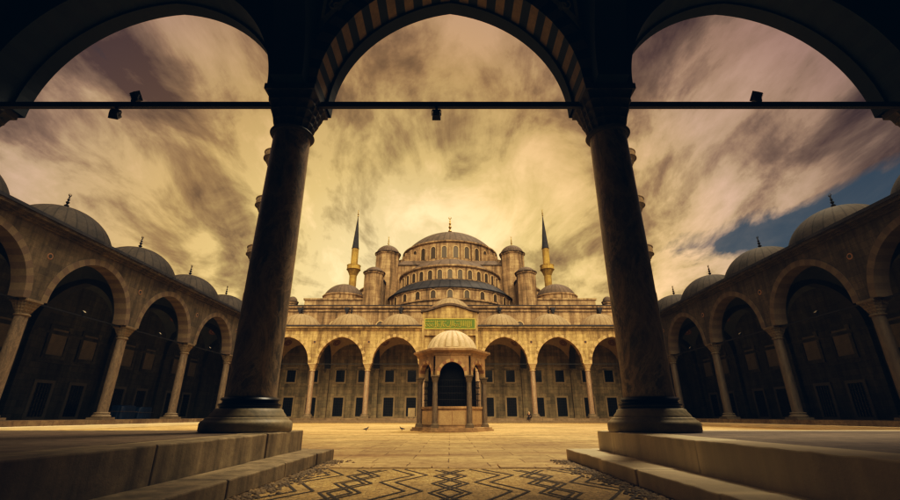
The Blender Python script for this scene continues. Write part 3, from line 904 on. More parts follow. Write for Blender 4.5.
# diagonal pier buttresses between drum and turrets
for a in (pi*1.25, pi*1.75, pi*0.25, pi*0.75):
    c, s = cos(a), sin(a)
    fb = MB()
    def P(r, t, z): return (r*c - t*s, r*s + t*c, z)
    for (r0, r1, z0, z1, hw) in ((RD, RD+2.0, -0.5, 2.3, 0.8), (RD+2.0, RD+3.6, -1.5, 1.0, 0.7)):
        fb.add([P(r0,-hw,z0),P(r1,-hw,z0),P(r1,hw,z0),P(r0,hw,z0),P(r0,-hw,z1),P(r1,-hw,z1-0.5),P(r1,hw,z1-0.5),P(r0,hw,z1)],
               [(3,2,1,0),(4,5,6,7),(0,1,5,4),(1,2,6,5),(2,3,7,6),(3,0,4,7)])
    fb.build('flying_buttress', M['mosque'], mosque, (0, L(YD), 24.3))

# half domes: front, left, right
def half_dome(rz, loc):
    hd = empty('half_dome', loc, rz, parent=mosque)       # local: opens toward -y
    A0, A1 = pi, 2*pi
    RB = 8.0
    b = MB()
    b.lathe([(RB, 14.2), (RB, 20.95), (RB+0.12, 21.0), (RB+0.25, 21.15), (RB+0.25, 21.35), (RB-0.1, 21.37)], 40, a0=A0, a1=A1)
    b.build('upper_drum', M['mosque'], hd, smooth=35)
    q = MB()
    q.lathe([(x, z+21.37) for x, z in dome_profile(RB-0.1, 3.0, 16)], 40, a0=A0, a1=A1)
    q.build('quarter_dome', M['lead'], hd, smooth=50)
    first = None
    n = 17
    for i in range(n):
        a = A0 + (A1-A0)*(i+0.5)/n
        lc = (RB*cos(a), RB*sin(a), 19.25)
        if first is None: first = arched_window(hd, 0.70, 1.38, lc, a+pi/2)
        else: copy_tree(first, hd, lc, a+pi/2)
    RC = 9.75
    c = MB()
    c.lathe([(RC, 14.2), (RC, 17.1), (RC+0.15, 17.2), (RC+0.15, 17.4)], 44, a0=A0, a1=A1)
    c.lathe([(RC+0.12, 15.55), (RC+0.22, 15.65), (RC+0.22, 15.8), (RC, 15.82)], 44, a0=A0, a1=A1)
    c.build('lower_drum', M['mosque'], hd, smooth=35)
    ap = MB()
    ap.lathe([(RC+0.30, 17.38), (RC+0.30, 17.5), (RC-0.2, 17.9), (RC-1.0, 18.7), (RB, 19.15)], 44, a0=A0, a1=A1)
    ap.build('apron_roof', M['lead_blue'], hd, smooth=30)
    n = 13; first = None
    for i in range(n):
        a = A0 + (A1-A0)*(i+0.5)/n
        lc = (RC*cos(a), RC*sin(a), 15.95)
        if first is None: first = arched_window(hd, 0.72, 1.1, lc, a+pi/2)
        else: copy_tree(first, hd, lc, a+pi/2)
    return hd
half_dome(0, (0, L(YB), 0))
half_dome(-pi/2, (-8.4, L(76.5), 0))
half_dome(pi/2, (8.4, L(76.5), 0))

# turrets
def turret(x, y, R, z0, z1, zc, name='turret', fin=True, win=False):
    mb = MB()
    mb.lathe([(R, z0), (R, z1-0.35), (R+0.10, z1-0.28), (R+0.16, z1-0.1), (R+0.16, z1)], 8, a0=pi/8, a1=2*pi+pi/8)
    t = mb.build(name, M['mosque'], mosque, (x, L(y), 0))
    cp = MB()
    rise = zc - z1
    cp.lathe([(R+0.2, 0), (R+0.2, 0.08)] + [(px, pz+0.08) for px, pz in dome_profile(R+0.02, rise, 10)], 24)
    c = cp.build('cap', M['lead'], t, (0, 0, z1), smooth=40)
    if fin: finial('turret_finial', t, zc, R*0.95, M['gilt'], R*0.05, loc=(0, 0, zc+0.05))
    return t
for s in (-1, 1):
    turret(s*10.25, 66.6, 1.95, 14.2, 25.5, 27.0)
    turret(s*10.25, 86.0, 1.95, 14.2, 25.5, 27.0)
    turret(s*10.75, 58.2, 1.38, 14.2, 19.55, 20.4, fin=False)
    # stepped walls between the turrets
    st = MB()
    st.box(s*10.9-0.8 if s < 0 else 10.1, s*10.1 if s < 0 else 11.7, L(59.4), L(62.4), 14.2, 17.6)
    st.box(s*10.9-0.8 if s < 0 else 10.1, s*10.1 if s < 0 else 11.7, L(62.4), L(65.6), 14.2, 19.8)
    st.build('stepped_wall', M['mosque'], mosque)
    sr = MB()
    for (ya, yb, z) in ((59.3, 62.38, 17.6), (62.3, 65.6, 19.8)):
        xa, xb = (s*10.9-0.9, s*10.1+0.1) if s < 0 else (10.0, 11.8)
        sr.add([(xa, L(ya), z+0.01), (xb, L(ya), z+0.01), (xb, L(yb), z+0.01), (xa, L(yb), z+0.01), (xa, L(ya)+0.2, z+0.2), (xb, L(ya)+0.2, z+0.2), (xb, L(yb), z+0.5), (xa, L(yb), z+0.5)],
               [(0,1,5,4),(1,2,6,5),(2,3,7,6),(3,0,4,7),(4,5,6,7),(3,2,1,0)])
    sr.build('step_roof', M['lead_blue'], mosque)
    # corner domes on their blocks
    for yy in (62.5, 89.5):
        kb = MB()
        xa, xb = (-20.2, -11.7) if s < 0 else (11.7, 20.2)
        kb.box(xa, xb, L(yy-4.2), L(yy+4.2), 14.2, 15.7)
        kb.box(xa-0.15, xb+0.15, L(yy-4.35), L(yy+4.35), 15.702, 15.95)
        kb.build('dome_block', M['mosque'], mosque)
        cdm = MB()
        cdm.lathe([(3.05, 0), (3.05, 1.0), (3.18, 1.05), (3.18, 1.2), (2.95, 1.22)], 16)
        cc = cdm.build('corner_drum', M['mosque'], mosque, (s*15.8, L(yy), 15.95), smooth=30)
        cq = MB()
        cq.lathe([(x, z) for x, z in dome_profile(2.98, 2.0, 14)], 40)
        cq.build('corner_dome', M['lead'], cc, (0, 0, 1.2), smooth=50)
    turret(s*21.6, 57.6, 0.62, 14.2, 15.2, 15.95, name='stair_turret', fin=False)
# windows and rainwater brackets in the upper wall
uw = None
for i in range(-3, 4):
    for s in (0.5,):
        x = (i + (0.5 if i < 0 else -0.5 if i > 0 else 0))*6.0
        if i == 0: continue
        if uw is None: uw = arched_window(mosque, 1.0, 1.6, (x, 0.81, 10.5))
        else: copy_tree(uw, mosque, (x, 0.81, 10.5))
dpo = None
for x in (-13.4, -6.4, 6.4, 13.4, -19.5, 19.5):
    if dpo is None:
        dp = MB()
        dp.add([(-0.35, 0.30, 13.84), (0.35, 0.30, 13.84), (0.35, 0.54, 13.84), (-0.35, 0.54, 13.84), (-0.08, 0.42, 13.1), (0.08, 0.42, 13.1), (0.08, 0.54, 13.1), (-0.08, 0.54, 13.1)],
               [(0,1,2,3),(7,6,5,4),(1,0,4,5),(2,1,5,6),(3,2,6,7),(0,3,7,4)])
        dp.tube([(0, 0.48, 13.2), (0, 0.5, 12.9), (0, 0.7, 12.6), (0, 0.7, 11.0)], 0.08, 8)
        dpo = dp.build('rainwater_head', M['lead_blue'], mosque, (x, 0, 0))
    else: copy_tree(dpo, mosque, (x, 0, 0))

# ------------------------------------------------------------------ minarets
def minaret(x, y, R, zb, balconies, z_cone, z_tip, label, m_st='minaret'):
    root = empty('minaret', (x, y, 0))
    tag(root, label, 'minaret', 'minarets of the mosque')
    sh = MB()
    def fl(r, z, a): return r*(1 - 0.035*abs(sin(8*a)))
    sh.lathe([(R*1.35, 0), (R*1.35, zb), (R*1.02, zb+1.6), (R, balconies[0])], 48, rfun=fl)
    prof = []
    r = R*0.96
    for k, zz in enumerate(balconies):
        zn = balconies[k+1] if k+1 < len(balconies) else z_cone
        prof += [(r, zz), (r, zn)]
        r *= 0.95
    sh.lathe(prof, 48, rfun=fl)
    sh.build('shaft', M[m_st], root, smooth=35)
    for zz in balconies:
        b = MB()
        b.lathe([(R, -1.5), (R*1.18, -1.2), (R*1.12, -1.18), (R*1.38, -0.8), (R*1.3, -0.78), (R*1.6, -0.4), (R*1.52, -0.38), (R*1.88, 0), (R*1.94, 0.02), (R*1.94, 0.12), (R*1.84, 0.14), (R*1.84, 1.0), (R*1.92, 1.02), (R*1.92, 1.12), (R*1.74, 1.12), (R*1.74, 0.16), (R*0.9, 0.15)], 32,
                rfun=lambda r, z, a: r*(1 - (0.05*abs(sin(8*a)) if z < -0.05 else 0)))
        b.build('balcony', M[m_st], root, (0, 0, zz), smooth=35)
    c = MB()
    c.lathe([(R*1.0, 0), (R*1.05, 0.1), (R*0.92, 0.5), (R*0.06, (z_tip-z_cone)), (0.001, z_tip-z_cone+0.05)], 24)
    co = c.build('spire', M['lead_blue'], root, (0, 0, z_cone), smooth=40)
    finial('finial', co, z_tip-z_cone-0.1, 1.9, M['gilt'], 0.13)
    return root
M['minaret_f'] = stone('backlit_minaret_stone', (0.20, 0.15, 0.095), (0.15, 0.115, 0.08), (0.08, 0.06, 0.045), 0.9, 0.55, stain=0.4)  # backlit darkness of the front minarets put into the stone colour
M['minaret'] = stone('minaret_stone', (0.47, 0.33, 0.10), (0.38, 0.26, 0.085), (0.2, 0.14, 0.06), 0.9, 0.55, stain=0.3)
minaret(-23.6, 100, 0.88, 16, [34.0], 39.5, 48.6, 'slim golden minaret left of the great domes with pointed spire')
minaret(23.8, 100, 0.88, 16, [34.0], 39.5, 48.8, 'slim golden minaret right of the great domes with pointed spire')
minaret(-26.6, 56.6, 0.98, 16, [21.6, 29.2, 37.2], 43.5, 52, 'tall three balconied minaret almost hidden behind the left foreground column', 'minaret_f')
minaret(26.6, 56.6, 0.98, 16, [21.6, 29.2, 37.2], 43.5, 52, 'tall three balconied minaret almost hidden behind the right foreground column', 'minaret_f')

# ------------------------------------------------------------------ ablution fountain
fo = empty('fountain', (0.10, 22.9, 0))
tag(fo, 'small hexagonal domed marble fountain kiosk standing in the middle of the court', 'fountain')
def hexring(R, k): return (R*cos(pi/3*k), R*sin(pi/3*k))
def hex_prof(name, prof, mat, parent, **kw):
    mb = MB(); mb.lathe(prof, 6); return mb.build(name, mat, parent, **kw)
hex_prof('base_step', [(2.06, 0), (2.06, 0.07), (1.98, 0.075), (1.98, 0.16), (1.5, 0.165)], M['fount'], fo)
hex_prof('basin_wall', [(1.52, 0.16), (1.52, 0.98), (1.58, 1.0), (1.58, 1.10), (1.3, 1.11)], M['fount'], fo)
tp = MB()
for k in range(6):   # panels and taps on the basin
    a = pi/3*k + pi/6
    ap_ = 1.52*cos(pi/6)
    c, s = cos(a), sin(a)
    def P(r, t, z): return (r*c - t*s, r*s + t*c, z)
    for t0, t1 in ((-0.62, -0.02), (0.02, 0.62)):
        tp.add([P(ap_+0.002,t0,0.28),P(ap_+0.025,t0,0.28),P(ap_+0.025,t1,0.28),P(ap_+0.002,t1,0.28),P(ap_+0.002,t0,0.9),P(ap_+0.025,t0,0.9),P(ap_+0.025,t1,0.9),P(ap_+0.002,t1,0.9)],
               [(3,2,1,0),(4,5,6,7),(0,1,5,4),(1,2,6,5),(2,3,7,6),(3,0,4,7)])
tp.build('marble_panel', M['capital'], fo)
hex_prof('cistern', [(1.2, 1.1), (1.2, 3.3)], M['bronze'], fo)
gl = MB()
for k in range(6):
    p0, p1 = hexring(1.42, k), hexring(1.42, k+1)
    for i in range(1, 12):
        t = i/12; x_ = p0[0]+(p1[0]-p0[0])*t; y_ = p0[1]+(p1[1]-p0[1])*t
        gl.tube([(x_, y_, 1.1), (x_, y_, 2.3)], 0.012, 4)
    for z in (1.4, 1.7, 2.0, 2.3):
        gl.tube([(p0[0], p0[1], z), (p1[0], p1[1], z)], 0.014, 4)
gl.build('grille', M['iron'], fo)
fc = None
for k in range(6):
    px, py = hexring(1.62, k)
    if fc is None:
        c_ = MB(); c_.lathe([(0.135, 0.34), (0.13, 1.2), (0.12, 2.18)], 16)
        fc = c_.build('column', M['shaft_s'], fo, (px, py, 0), smooth=40)
        q = MB(); q.box(-0.19, 0.19, -0.19, 0.19, 0.16, 0.26); q.lathe([(0.19, 0.26), (0.19, 0.30), (0.14, 0.35)], 16); q.build('base', M['base_s'], fc)
        q = MB(); muqarnas(q, 0.125, 2.16, 0.19, 2.44, 3); q.box(-0.21, 0.21, -0.21, 0.21, 2.44, 2.5); q.build('capital', M['base_s'], fc, smooth=30)
    else: copy_tree(fc, fo, (px, py, 0))
fa = MB()
for k in range(6):
    p0, p1 = Vector((*hexring(1.62, k), 0)), Vector((*hexring(1.62, k+1), 0))
    mid = (p0+p1)/2; ud = (p1-p0).normalized(); nn_ = mid.normalized()
    T = lambda u, d, z: tuple(mid + ud*u + nn_*(-d) + Vector((0, 0, z)))
    arch_bay(fa, T, 0, (p1-p0).length, 2.5, 3.55, 0.60, 0.64, 0.2, 0.14, nv=11, sub=2, proud=0.02)
fa.build('arched_screen', [M['fount'], M['vsr_a'], M['vsr_b']], fo)
hex_prof('eave', [(1.70, 3.40), (1.78, 3.46), (1.80, 3.56), (2.0, 3.66), (2.0, 3.76), (1.6, 3.86), (1.3, 3.9)], M['fount'], fo)
fd = MB()
def flute(r, z, a): return r*(1 - 0.11*((1-abs(sin(10*a)))**2 if r > 0.05 else 0))
fd.lathe([(1.30, 3.80), (1.30, 3.86), (1.34, 3.89)] + [(x, z+3.89) for x, z in dome_profile(1.32, 1.02, 14)], 200, rfun=flute)
fd.build('fluted_dome', M['fdome'], fo, smooth=30)

# ------------------------------------------------------------------ the ground, platforms and steps
gd = MB(); gd.box(-900, 900, -400, 1600, -0.4, -0.02)
tag(gd.build('ground', M['earth']), kind='structure')
ct = MB(); ct.add([(-20.8, 6.9, 0), (20.8, 6.9, 0), (20.8, 48.0, 0), (-20.8, 48.0, 0)], [(0, 1, 2, 3)])
tag(ct.build('court_pavement', M['court']), kind='structure')
# threshold strip of marble
ts = MB()
xx = -1.90
rr = random.Random(3)
while xx < 1.9:
    l = rr.uniform(0.7, 1.1); x1 = min(xx+l, 1.9)
    ts.box(xx+0.006, x1-0.006, 6.62, 7.1, -0.1, 0.012 + rr.uniform(-0.003, 0.004)); xx = x1
tag(ts.build('threshold', M['court'], bevel=0.008), kind='structure')
ps = MB(); ps.add([(-2.3, -0.3, 0.002), (2.3, -0.3, 0.002), (2.3, 6.64, 0.002), (-2.3, 6.64, 0.002)], [(0, 1, 2, 3)])
# interlaced strapwork set flush in the pebble floor
def ribbon(pts, w_):
    for (x0, y0), (x1, y1) in zip(pts, pts[1:]):
        d = Vector((x1-x0, y1-y0)); l = d.length; d /= l; n_ = Vector((-d.y, d.x))*w_/2
        e = d*w_*0.35
        z = 0.006 + 0.0012*rr.random()
        ps.add([(x0-e.x+n_.x, y0-e.y+n_.y, z), (x0-e.x-n_.x, y0-e.y-n_.y, z), (x1+e.x-n_.x, y1+e.y-n_.y, z), (x1+e.x+n_.x, y1+e.y+n_.y, z)], [(0, 1, 2, 3)], 1)
per = 1.04; wy = 0.030
ylen = 0.60
for k in range(-2, 3):
    cx = k*per
    if abs(cx) > 1.75: continue
    for ph in (0, 1):
        amp = 0.155
        pts = []; y = 1.0; s = 1 if ph else -1
        while y < 6.6:
            pts.append((cx + s*amp + rr.uniform(-.008, .008), y)); s = -s; y += ylen
        for o_ in (-0.04, 0.04): ribbon([(px_ + o_, py_) for px_, py_ in pts], wy)
for k in range(-2, 2):
    cx = (k+0.5)*per
    for off in (-0.085, 0.085):
        pts = []; y = 1.0+0.1; s = 1
        while y < 6.6:
            pts.append((cx + off + s*0.165 + rr.uniform(-.008, .008), y)); s = -s; y += ylen
        ribbon(pts, wy)
tag(ps.build('pebble_floor', [M['pebble'], M['strap']]), kind='structure')
# loose pebbles bedded in mortar along the foot of the steps
lp = MB()
for i in range(2600):
    s = rr.choice((-1, 1))
    x = s*(1.92 - abs(rr.gauss(0, 0.13))); y = rr.uniform(2.2, 7.75)
    if abs(x) > 1.925: continue
    r_ = rr.uniform(0.012, 0.032)
    b = len(lp.v); h_ = r_*0.7
    n_ = 6; rot = rr.random()*6
    el = rr.uniform(0.7, 1.3)
    for (rad_, z) in ((1.0, 0.0), (0.8, 0.6)):
        for q in range(n_):
            a = rot + 2*pi*q/n_
            lp.v.append((x + r_*rad_*cos(a)*el, y + r_*rad_*sin(a), h_*z))
    lp.v.append((x, y, h_))
    for q in range(n_):
        lp.f.append([b+q, b+(q+1) % n_, b+n_+(q+1) % n_, b+n_+q]); lp.m.append(0)
        lp.f.append([b+n_+q, b+n_+(q+1) % n_, b+2*n_]); lp.m.append(0)
lpo = lp.build('pebble_border', M['rubble'], smooth=60)
tag(lpo, 'loose dark pebbles strewn along the foot of the steps', 'pebbles', kind='stuff')

def kerb(x0, x1, y_start, y_end, z0, z1, seg, seed, mb):
    r_ = random.Random(seed); y = y_start
    while y < y_end - 0.05:
        l = r_.uniform(*seg); yy = min(y + l, y_end)
        if y_end - yy < 0.5: yy = y_end
        j = r_.uniform(-0.006, 0.006); jz = r_.uniform(-0.005, 0.005)
        # subdivide the long arrises a little so the edges wander like worn stone
        n_ = max(4, int((yy-y)/0.12))
        vs = []
        for i in range(n_+1):
            t = y + 0.004 + (yy-y-0.008)*i/n_
            w1 = r_.uniform(-0.006, 0.006); w2 = r_.uniform(-0.006, 0.006)
            vs += [(x0+j, t, z0), (x1+j+w1*0.6, t, z0), (x1+j+w1, t, z1+jz+w2*0.7), (x0+j, t, z1+jz)]
        fs = []
        for i in range(n_):
            for q in range(4):
                fs.append((i*4+q, i*4+(q+1) % 4, (i+1)*4+(q+1) % 4, (i+1)*4+q))
        fs += [(0, 3, 2, 1), (n_*4, n_*4+1, n_*4+2, n_*4+3)]
        mb.add(vs, fs)
        y = yy
for s in (-1, 1):
    pf_ = MB()
    xa, xb = (-27, -2.86) if s < 0 else (2.86, 27)
    pf_.box(xa, xb, -0.3, 7.4, 0, GP-0.003)
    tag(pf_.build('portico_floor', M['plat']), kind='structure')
    k1 = MB(); kerb(2.86, 2.42, -0.3, 7.70, 0, GP, (1.5, 2.6), 5+s, k1)
    xx = 2.862
    while xx < 20.6:                                       # front kerb facing the court
        l = 1.9
        k1.box(xx, min(xx+l, 20.6)-0.008, 7.402, 7.70, 0, GP); xx += l
    if s < 0: k1.v = [(-x, y, z) for x, y, z in k1.v]
    tag(k1.build('kerb', M['step'], bevel=0.018), kind='structure')
    k2 = MB(); kerb(2.415, 1.935, -0.3, 7.90, 0, 0.165, (1.1, 2.2), 9+s, k2)
    xx = 2.417
    while xx < 20.6:
        k2.box(xx, min(xx+1.9, 20.6)-0.008, 7.705, 8.10, 0, 0.16); xx += 1.9
    if s < 0: k2.v = [(-x, y, z) for x, y, z in k2.v]
    tag(k2.build('step', M['step'], bevel=0.018), kind='structure')
    # side porticos
    sp = MB()
    xa, xb = (-27, -20.35) if s < 0 else (20.35, 27)
    sp.box(xa, xb, 7.72, 47.8, 0, GP)
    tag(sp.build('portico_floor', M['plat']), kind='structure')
    ss = MB()
    xa, xb = (-20.345, -19.9) if s < 0 else (19.9, 20.345)
    ss.box(xa, xb, 8.1, 47.3, 0, 0.2)
    tag(ss.build('step', M['step'], bevel=0.02), kind='structure')
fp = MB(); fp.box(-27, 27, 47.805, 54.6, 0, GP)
tag(fp.build('portico_floor', M['plat']), kind='structure')
fs_ = MB(); fs_.box(-20.3, 20.3, 47.35, 47.80, 0, 0.22)
tag(fs_.build('step', M['base_s'], bevel=0.02), kind='structure')

# ------------------------------------------------------------------ floodlights on the tie rods
zr_n = 6.62-0.13
def fl(x, z_up, rz, tilt, below, label):
    return make_floodlight('floodlight', (x, YN, zr_n + (0.055 if not below else -0.055)), rz, tilt, below, label, 'floodlights clamped to the iron tie rods')
fl(-6.36, 0, radians(160), radians(-35), False, 'small black floodlight standing on the tie rod of the left foreground arch')
fl(-6.66, 0, radians(200), radians(40), True, 'small black floodlight slung below the tie rod of the left foreground arch')
fl(-0.27, 0, radians(180), radians(10), True, 'small black floodlight slung below the tie rod of the central foreground arch')
fl(6.21, 0, radians(195), radians(-35), False, 'small black floodlight standing on the tie rod of the right foreground arch')
names = ['fourth', 'third', 'second', 'first']
for s, side in ((-1, 'left'), (1, 'right')):
    for k in range(1, 5):
        yk = YN + WS*(k+0.5+1)
        if k > 3: continue
        nm = {1: 'arch nearest the camera', 2: 'arch second from the camera', 3: 'arch third from the camera'}[k]
        make_floodlight('floodlight', (s*XS, yk, 6.05-0.06+0.05), (pi/2 if s > 0 else -pi/2) + pi, radians(-50), False,
                        'pale lensed floodlight on the tie rod of the %s side %s' % (side, nm), 'floodlights clamped to the iron tie rods')

# ------------------------------------------------------------------ blue covered stacks under the left arcade
def draped(name, loc, wx, wy_, h, label, seed, rz=0.0, dark=False):
    r_ = random.Random(seed)
    root = empty(name, loc, rz)
    tag(root, label, 'covered stack')
    mb = MB(); n_ = 72
    rings = [(0.0, 1.05), (h*0.25, 1.03), (h*0.6, 1.0), (h*0.93, 0.985), (h, 0.93), (h*1.02, 0.6), (h*1.0, 0.001)]
    for (z, k) in rings:
        for i in range(n_):
            a = 2*pi*i/n_
            c, s = cos(a), sin(a)
            m_ = max(abs(c), abs(s)); 
            x, y = c/m_, s/m_
            # soften the corners
            q = (x*x + y*y)**0.5; q = min(1.0, 1.22/q)
            f = 1 + (0.03*sin(9*a+seed) + 0.02*sin(23*a))*(1 - z/h*0.8 if z < h else 0)
            mb.v.append((x*q*wx/2*k*f, y*q*wy_/2*k*f, z + (0.02*sin(5*a+seed) if z > h*0.9 else 0)))
    for j in range(len(rings)-1):
        for i in range(n_):
            mb.f.append([j*n_+i, j*n_+(i+1) % n_, (j+1)*n_+(i+1) % n_, (j+1)*n_+i]); mb.m.append(0)
    mb.build('tarpaulin', M['blue'], root, smooth=50)
    rp = MB()
    rp.box(-wx/2*1.035, wx/2*1.035, -wy_/2*1.035, wy_/2*1.035, h*0.55, h*0.575)
    rp.build('rope', M['shaft'], root)
    return root
draped('covered_stack', (-25.0, 35.1, GP), 1.1, 1.55, 0.95, 'blue tarpaulin covered stack under the left arcade, nearer of two', 2)
draped('covered_stack', (-25.0, 37.1, GP), 1.1, 1.5, 0.86, 'lower blue tarpaulin covered stack under the left arcade beside a taller one', 5)

# pale notice board beside the fountain
nb_ = empty('notice_board', (-4.15, 49.6, GP))
tag(nb_, 'pale upright notice board standing in the far arcade left of the fountain', 'notice board')
q = MB(); q.box(-0.38, 0.38, -0.03, 0.03, 0.12, 1.02); q.build('board', M['frame'], nb_, bevel=0.01)
for x in (-0.28, 0.28):
    q = MB(); q.box(x-0.03, x+0.03, -0.22, 0.22, 0, 0.06); q.box(x-0.02, x+0.02, -0.028, 0.028, 0.06, 0.118); q.build('foot', M['iron'], nb_)

# ------------------------------------------------------------------ seated person on the far step
def skin_mesh(name, verts, edges, radii, mat, parent, loc=(0, 0, 0), root=0, lv=2):
    me = bpy.data.meshes.new(name)
    me.from_pydata(verts, edges, []); me.update()
    o = bpy.data.objects.new(name, me); link(o)
    o.parent = parent; o.location = loc
    o.modifiers.new('skin', 'SKIN').use_smooth_shade = True
    sv = me.skin_vertices
    if not sv:
        bm_ = __import__('bmesh').new(); bm_.from_mesh(me); bm_.verts.layers.skin.verify(); bm_.to_mesh(me); bm_.free()
        sv = me.skin_vertices
    for i, r_ in enumerate(radii):
        sv[0].data[i].radius = (r_, r_) if isinstance(r_, (int, float)) else r_
        sv[0].data[i].use_root = (i == root)
    md = o.modifiers.new('sub', 'SUBSURF'); md.levels = lv; md.render_levels = lv
    me.materials.append(mat)
    return o
M['skin'] = plain('skin', (0.38, 0.22, 0.14), 0.6)
M['cloth_d'] = plain('dark_clothing', (0.018, 0.018, 0.022), 0.85)
M['cloth_o'] = plain('russet_top', (0.24, 0.10, 0.045), 0.85)
M['scarf'] = plain('pale_headscarf', (0.55, 0.48, 0.38), 0.8)
per_ = empty('person', (8.2, 47.80, GP), radians(-22))
tag(per_, 'seated person in dark trousers and pale headscarf on the edge of the far arcade', 'person')
# local metres: faces -y, seat at z=0, feet on the step below
V = [(0,0.10,0.10),(0,0.12,0.28),(0,0.10,0.46),(0,0.07,0.56),(0,0.06,0.64),(0,0.045,0.76),
     (-0.10,0.06,0.09),(-0.13,-0.32,0.10),(-0.12,-0.40,-0.28),(-0.12,-0.54,-0.30),
     (0.10,0.06,0.09),(0.13,-0.32,0.10),(0.12,-0.42,-0.28),(0.12,-0.56,-0.30),
     (-0.19,0.09,0.52),(-0.25,0.02,0.28),(-0.15,-0.20,0.20),
     (0.19,0.09,0.52),(0.25,0.02,0.28),(0.15,-0.20,0.20)]
E = [(0,1),(1,2),(2,3),(3,4),(4,5),(0,6),(6,7),(7,8),(8,9),(0,10),(10,11),(11,12),(12,13),(2,14),(14,15),(15,16),(2,17),(17,18),(18,19)]
Rr = [(0.15,0.12),(0.14,0.11),(0.16,0.11),(0.06,0.06),(0.085,0.095),(0.075,0.09),0.095,0.07,0.05,0.04,0.095,0.07,0.05,0.04,0.06,0.045,0.035,0.06,0.045,0.035]
skin_mesh('body', V, E, Rr, M['skin'], per_)
V = [(0,0.10,0.12),(0,0.12,0.28),(0,0.10,0.47),(-0.19,0.09,0.52),(-0.25,0.02,0.28),(-0.17,-0.15,0.21),(0.19,0.09,0.52),(0.25,0.02,0.28),(0.17,-0.15,0.21)]
skin_mesh('jacket', V, [(0,1),(1,2),(2,3),(3,4),(4,5),(2,6),(6,7),(7,8)], [(0.165,0.135),(0.155,0.125),(0.175,0.125),0.075,0.06,0.05,0.075,0.06,0.05], M['cloth_d'], per_)
V = [(0,0.10,0.09),(-0.10,0.06,0.09),(-0.13,-0.32,0.10),(-0.12,-0.40,-0.22),(0.10,0.06,0.09),(0.13,-0.32,0.10),(0.12,-0.42,-0.22)]
skin_mesh('trousers', V, [(0,1),(1,2),(2,3),(0,4),(4,5),(5,6)], [(0.165,0.13),0.11,0.085,0.07,0.11,0.085,0.07], M['cloth_d'], per_)
V = [(0,0.10,0.52),(0,0.085,0.60),(0,0.075,0.70),(0,0.075,0.79)]
skin_mesh('headscarf', V, [(0,1),(1,2),(2,3)], [(0.10,0.09),0.095,(0.105,0.11),(0.08,0.085)], M['scarf'], per_)
for s in (-1, 1):
    h = MB()
    hx = s*0.12
    y0 = -0.54 if s < 0 else -0.56
    h.lathe([(0.001, -0.36), (0.05, -0.355), (0.055, -0.31), (0.04, -0.25), (0.001, -0.24)], 12)
    h.v = [(x*0.9+hx, y*2.3+y0+0.06, z) for x, y, z in h.v]
    h.build('shoe', M['cloth_d'], per_, scale=1.0, smooth=60)
    # hand: palm with five fingers resting on the knee
    hv = [(s*0.15,-0.20,0.20),(s*0.145,-0.28,0.205),(s*0.145,-0.31,0.20)]; he = [(0,1),(1,2)]; hr = [0.03,(0.035,0.018),(0.03,0.014)]
    for i, ln in enumerate((0.055, 0.065, 0.06, 0.045)):
        b = len(hv); fx = s*0.145 + (i-1.5)*0.02
        hv += [(fx,-0.315,0.20),(fx,-0.315-ln*0.6,0.198),(fx,-0.315-ln,0.18)]
        he += [(2,b),(b,b+1),(b+1,b+2)]; hr += [0.009,0.008,0.007]
    b = len(hv); hv += [(s*0.145-s*0.045,-0.27,0.20),(s*0.145-s*0.06,-0.30,0.19)]; he += [(1,b),(b,b+1)]; hr += [0.011,0.009]
    skin_mesh('hand', hv, he, hr, M['skin'], per_, lv=1)

# ------------------------------------------------------------------ pigeons on the court
M['pigeon'] = mottled('pigeon_feathers', (0.03, 0.032, 0.038), (0.09, 0.09, 0.10), 14, 0.7)
def pigeon(loc, rz, label):
    root = empty('pigeon', loc, rz); tag(root, label, 'pigeon', 'pigeons on the court paving')
    V = [(0,0.0,0.13),(0.07,0,0.145),(0.11,0,0.19),(0.125,0,0.235),(0.165,0,0.23),(-0.09,0,0.12),(-0.20,0,0.10),(0.0,0.035,0.09),(0.005,0.035,0.01),(0.04,0.035,0.006),(0.0,-0.035,0.09),(0.005,-0.035,0.01),(0.04,-0.035,0.006)]
    E = [(0,1),(1,2),(2,3),(3,4),(0,5),(5,6),(0,7),(7,8),(8,9),(0,10),(10,11),(11,12)]
    R_ = [(0.065,0.06),(0.055,0.055),0.032,0.028,0.006,(0.05,0.04),(0.035,0.008),0.02,0.006,0.005,0.02,0.006,0.005]
    skin_mesh('body', V, E, R_, M['pigeon'], root)
    return root
pigeon((-4.0, 22.2, 0.0), radians(20), 'small dark pigeon on the court paving, farther left of two')
pigeon((-2.33, 22.6, 0.0), radians(200), 'small dark pigeon on the court paving, nearer the fountain')

# ------------------------------------------------------------------ camera
cam = bpy.data.cameras.new('camera'); cam.sensor_width = 36; cam.lens = 17.2; cam.clip_start = 0.05; cam.clip_end = 4000
co = bpy.data.objects.new('camera', cam); link(co)
co.location = (0, 0, G*S); co.rotation_euler = (radians(90+21.1), 0, 0)
scene.camera = co

# ------------------------------------------------------------------ light
SUN_AZ_DIR = Vector((0.27, 0.36, 0.89)).normalized()      # direction towards the sun
sun = bpy.data.lights.new('sun', 'SUN'); sun.energy = 2.5; sun.angle = radians(14); sun.color = (1.0, 0.82, 0.56)
so = bpy.data.objects.new('sun', sun); link(so)
so.rotation_euler = SUN_AZ_DIR.to_track_quat('Z', 'Y').to_euler()
so.location = (30, -30, 60)

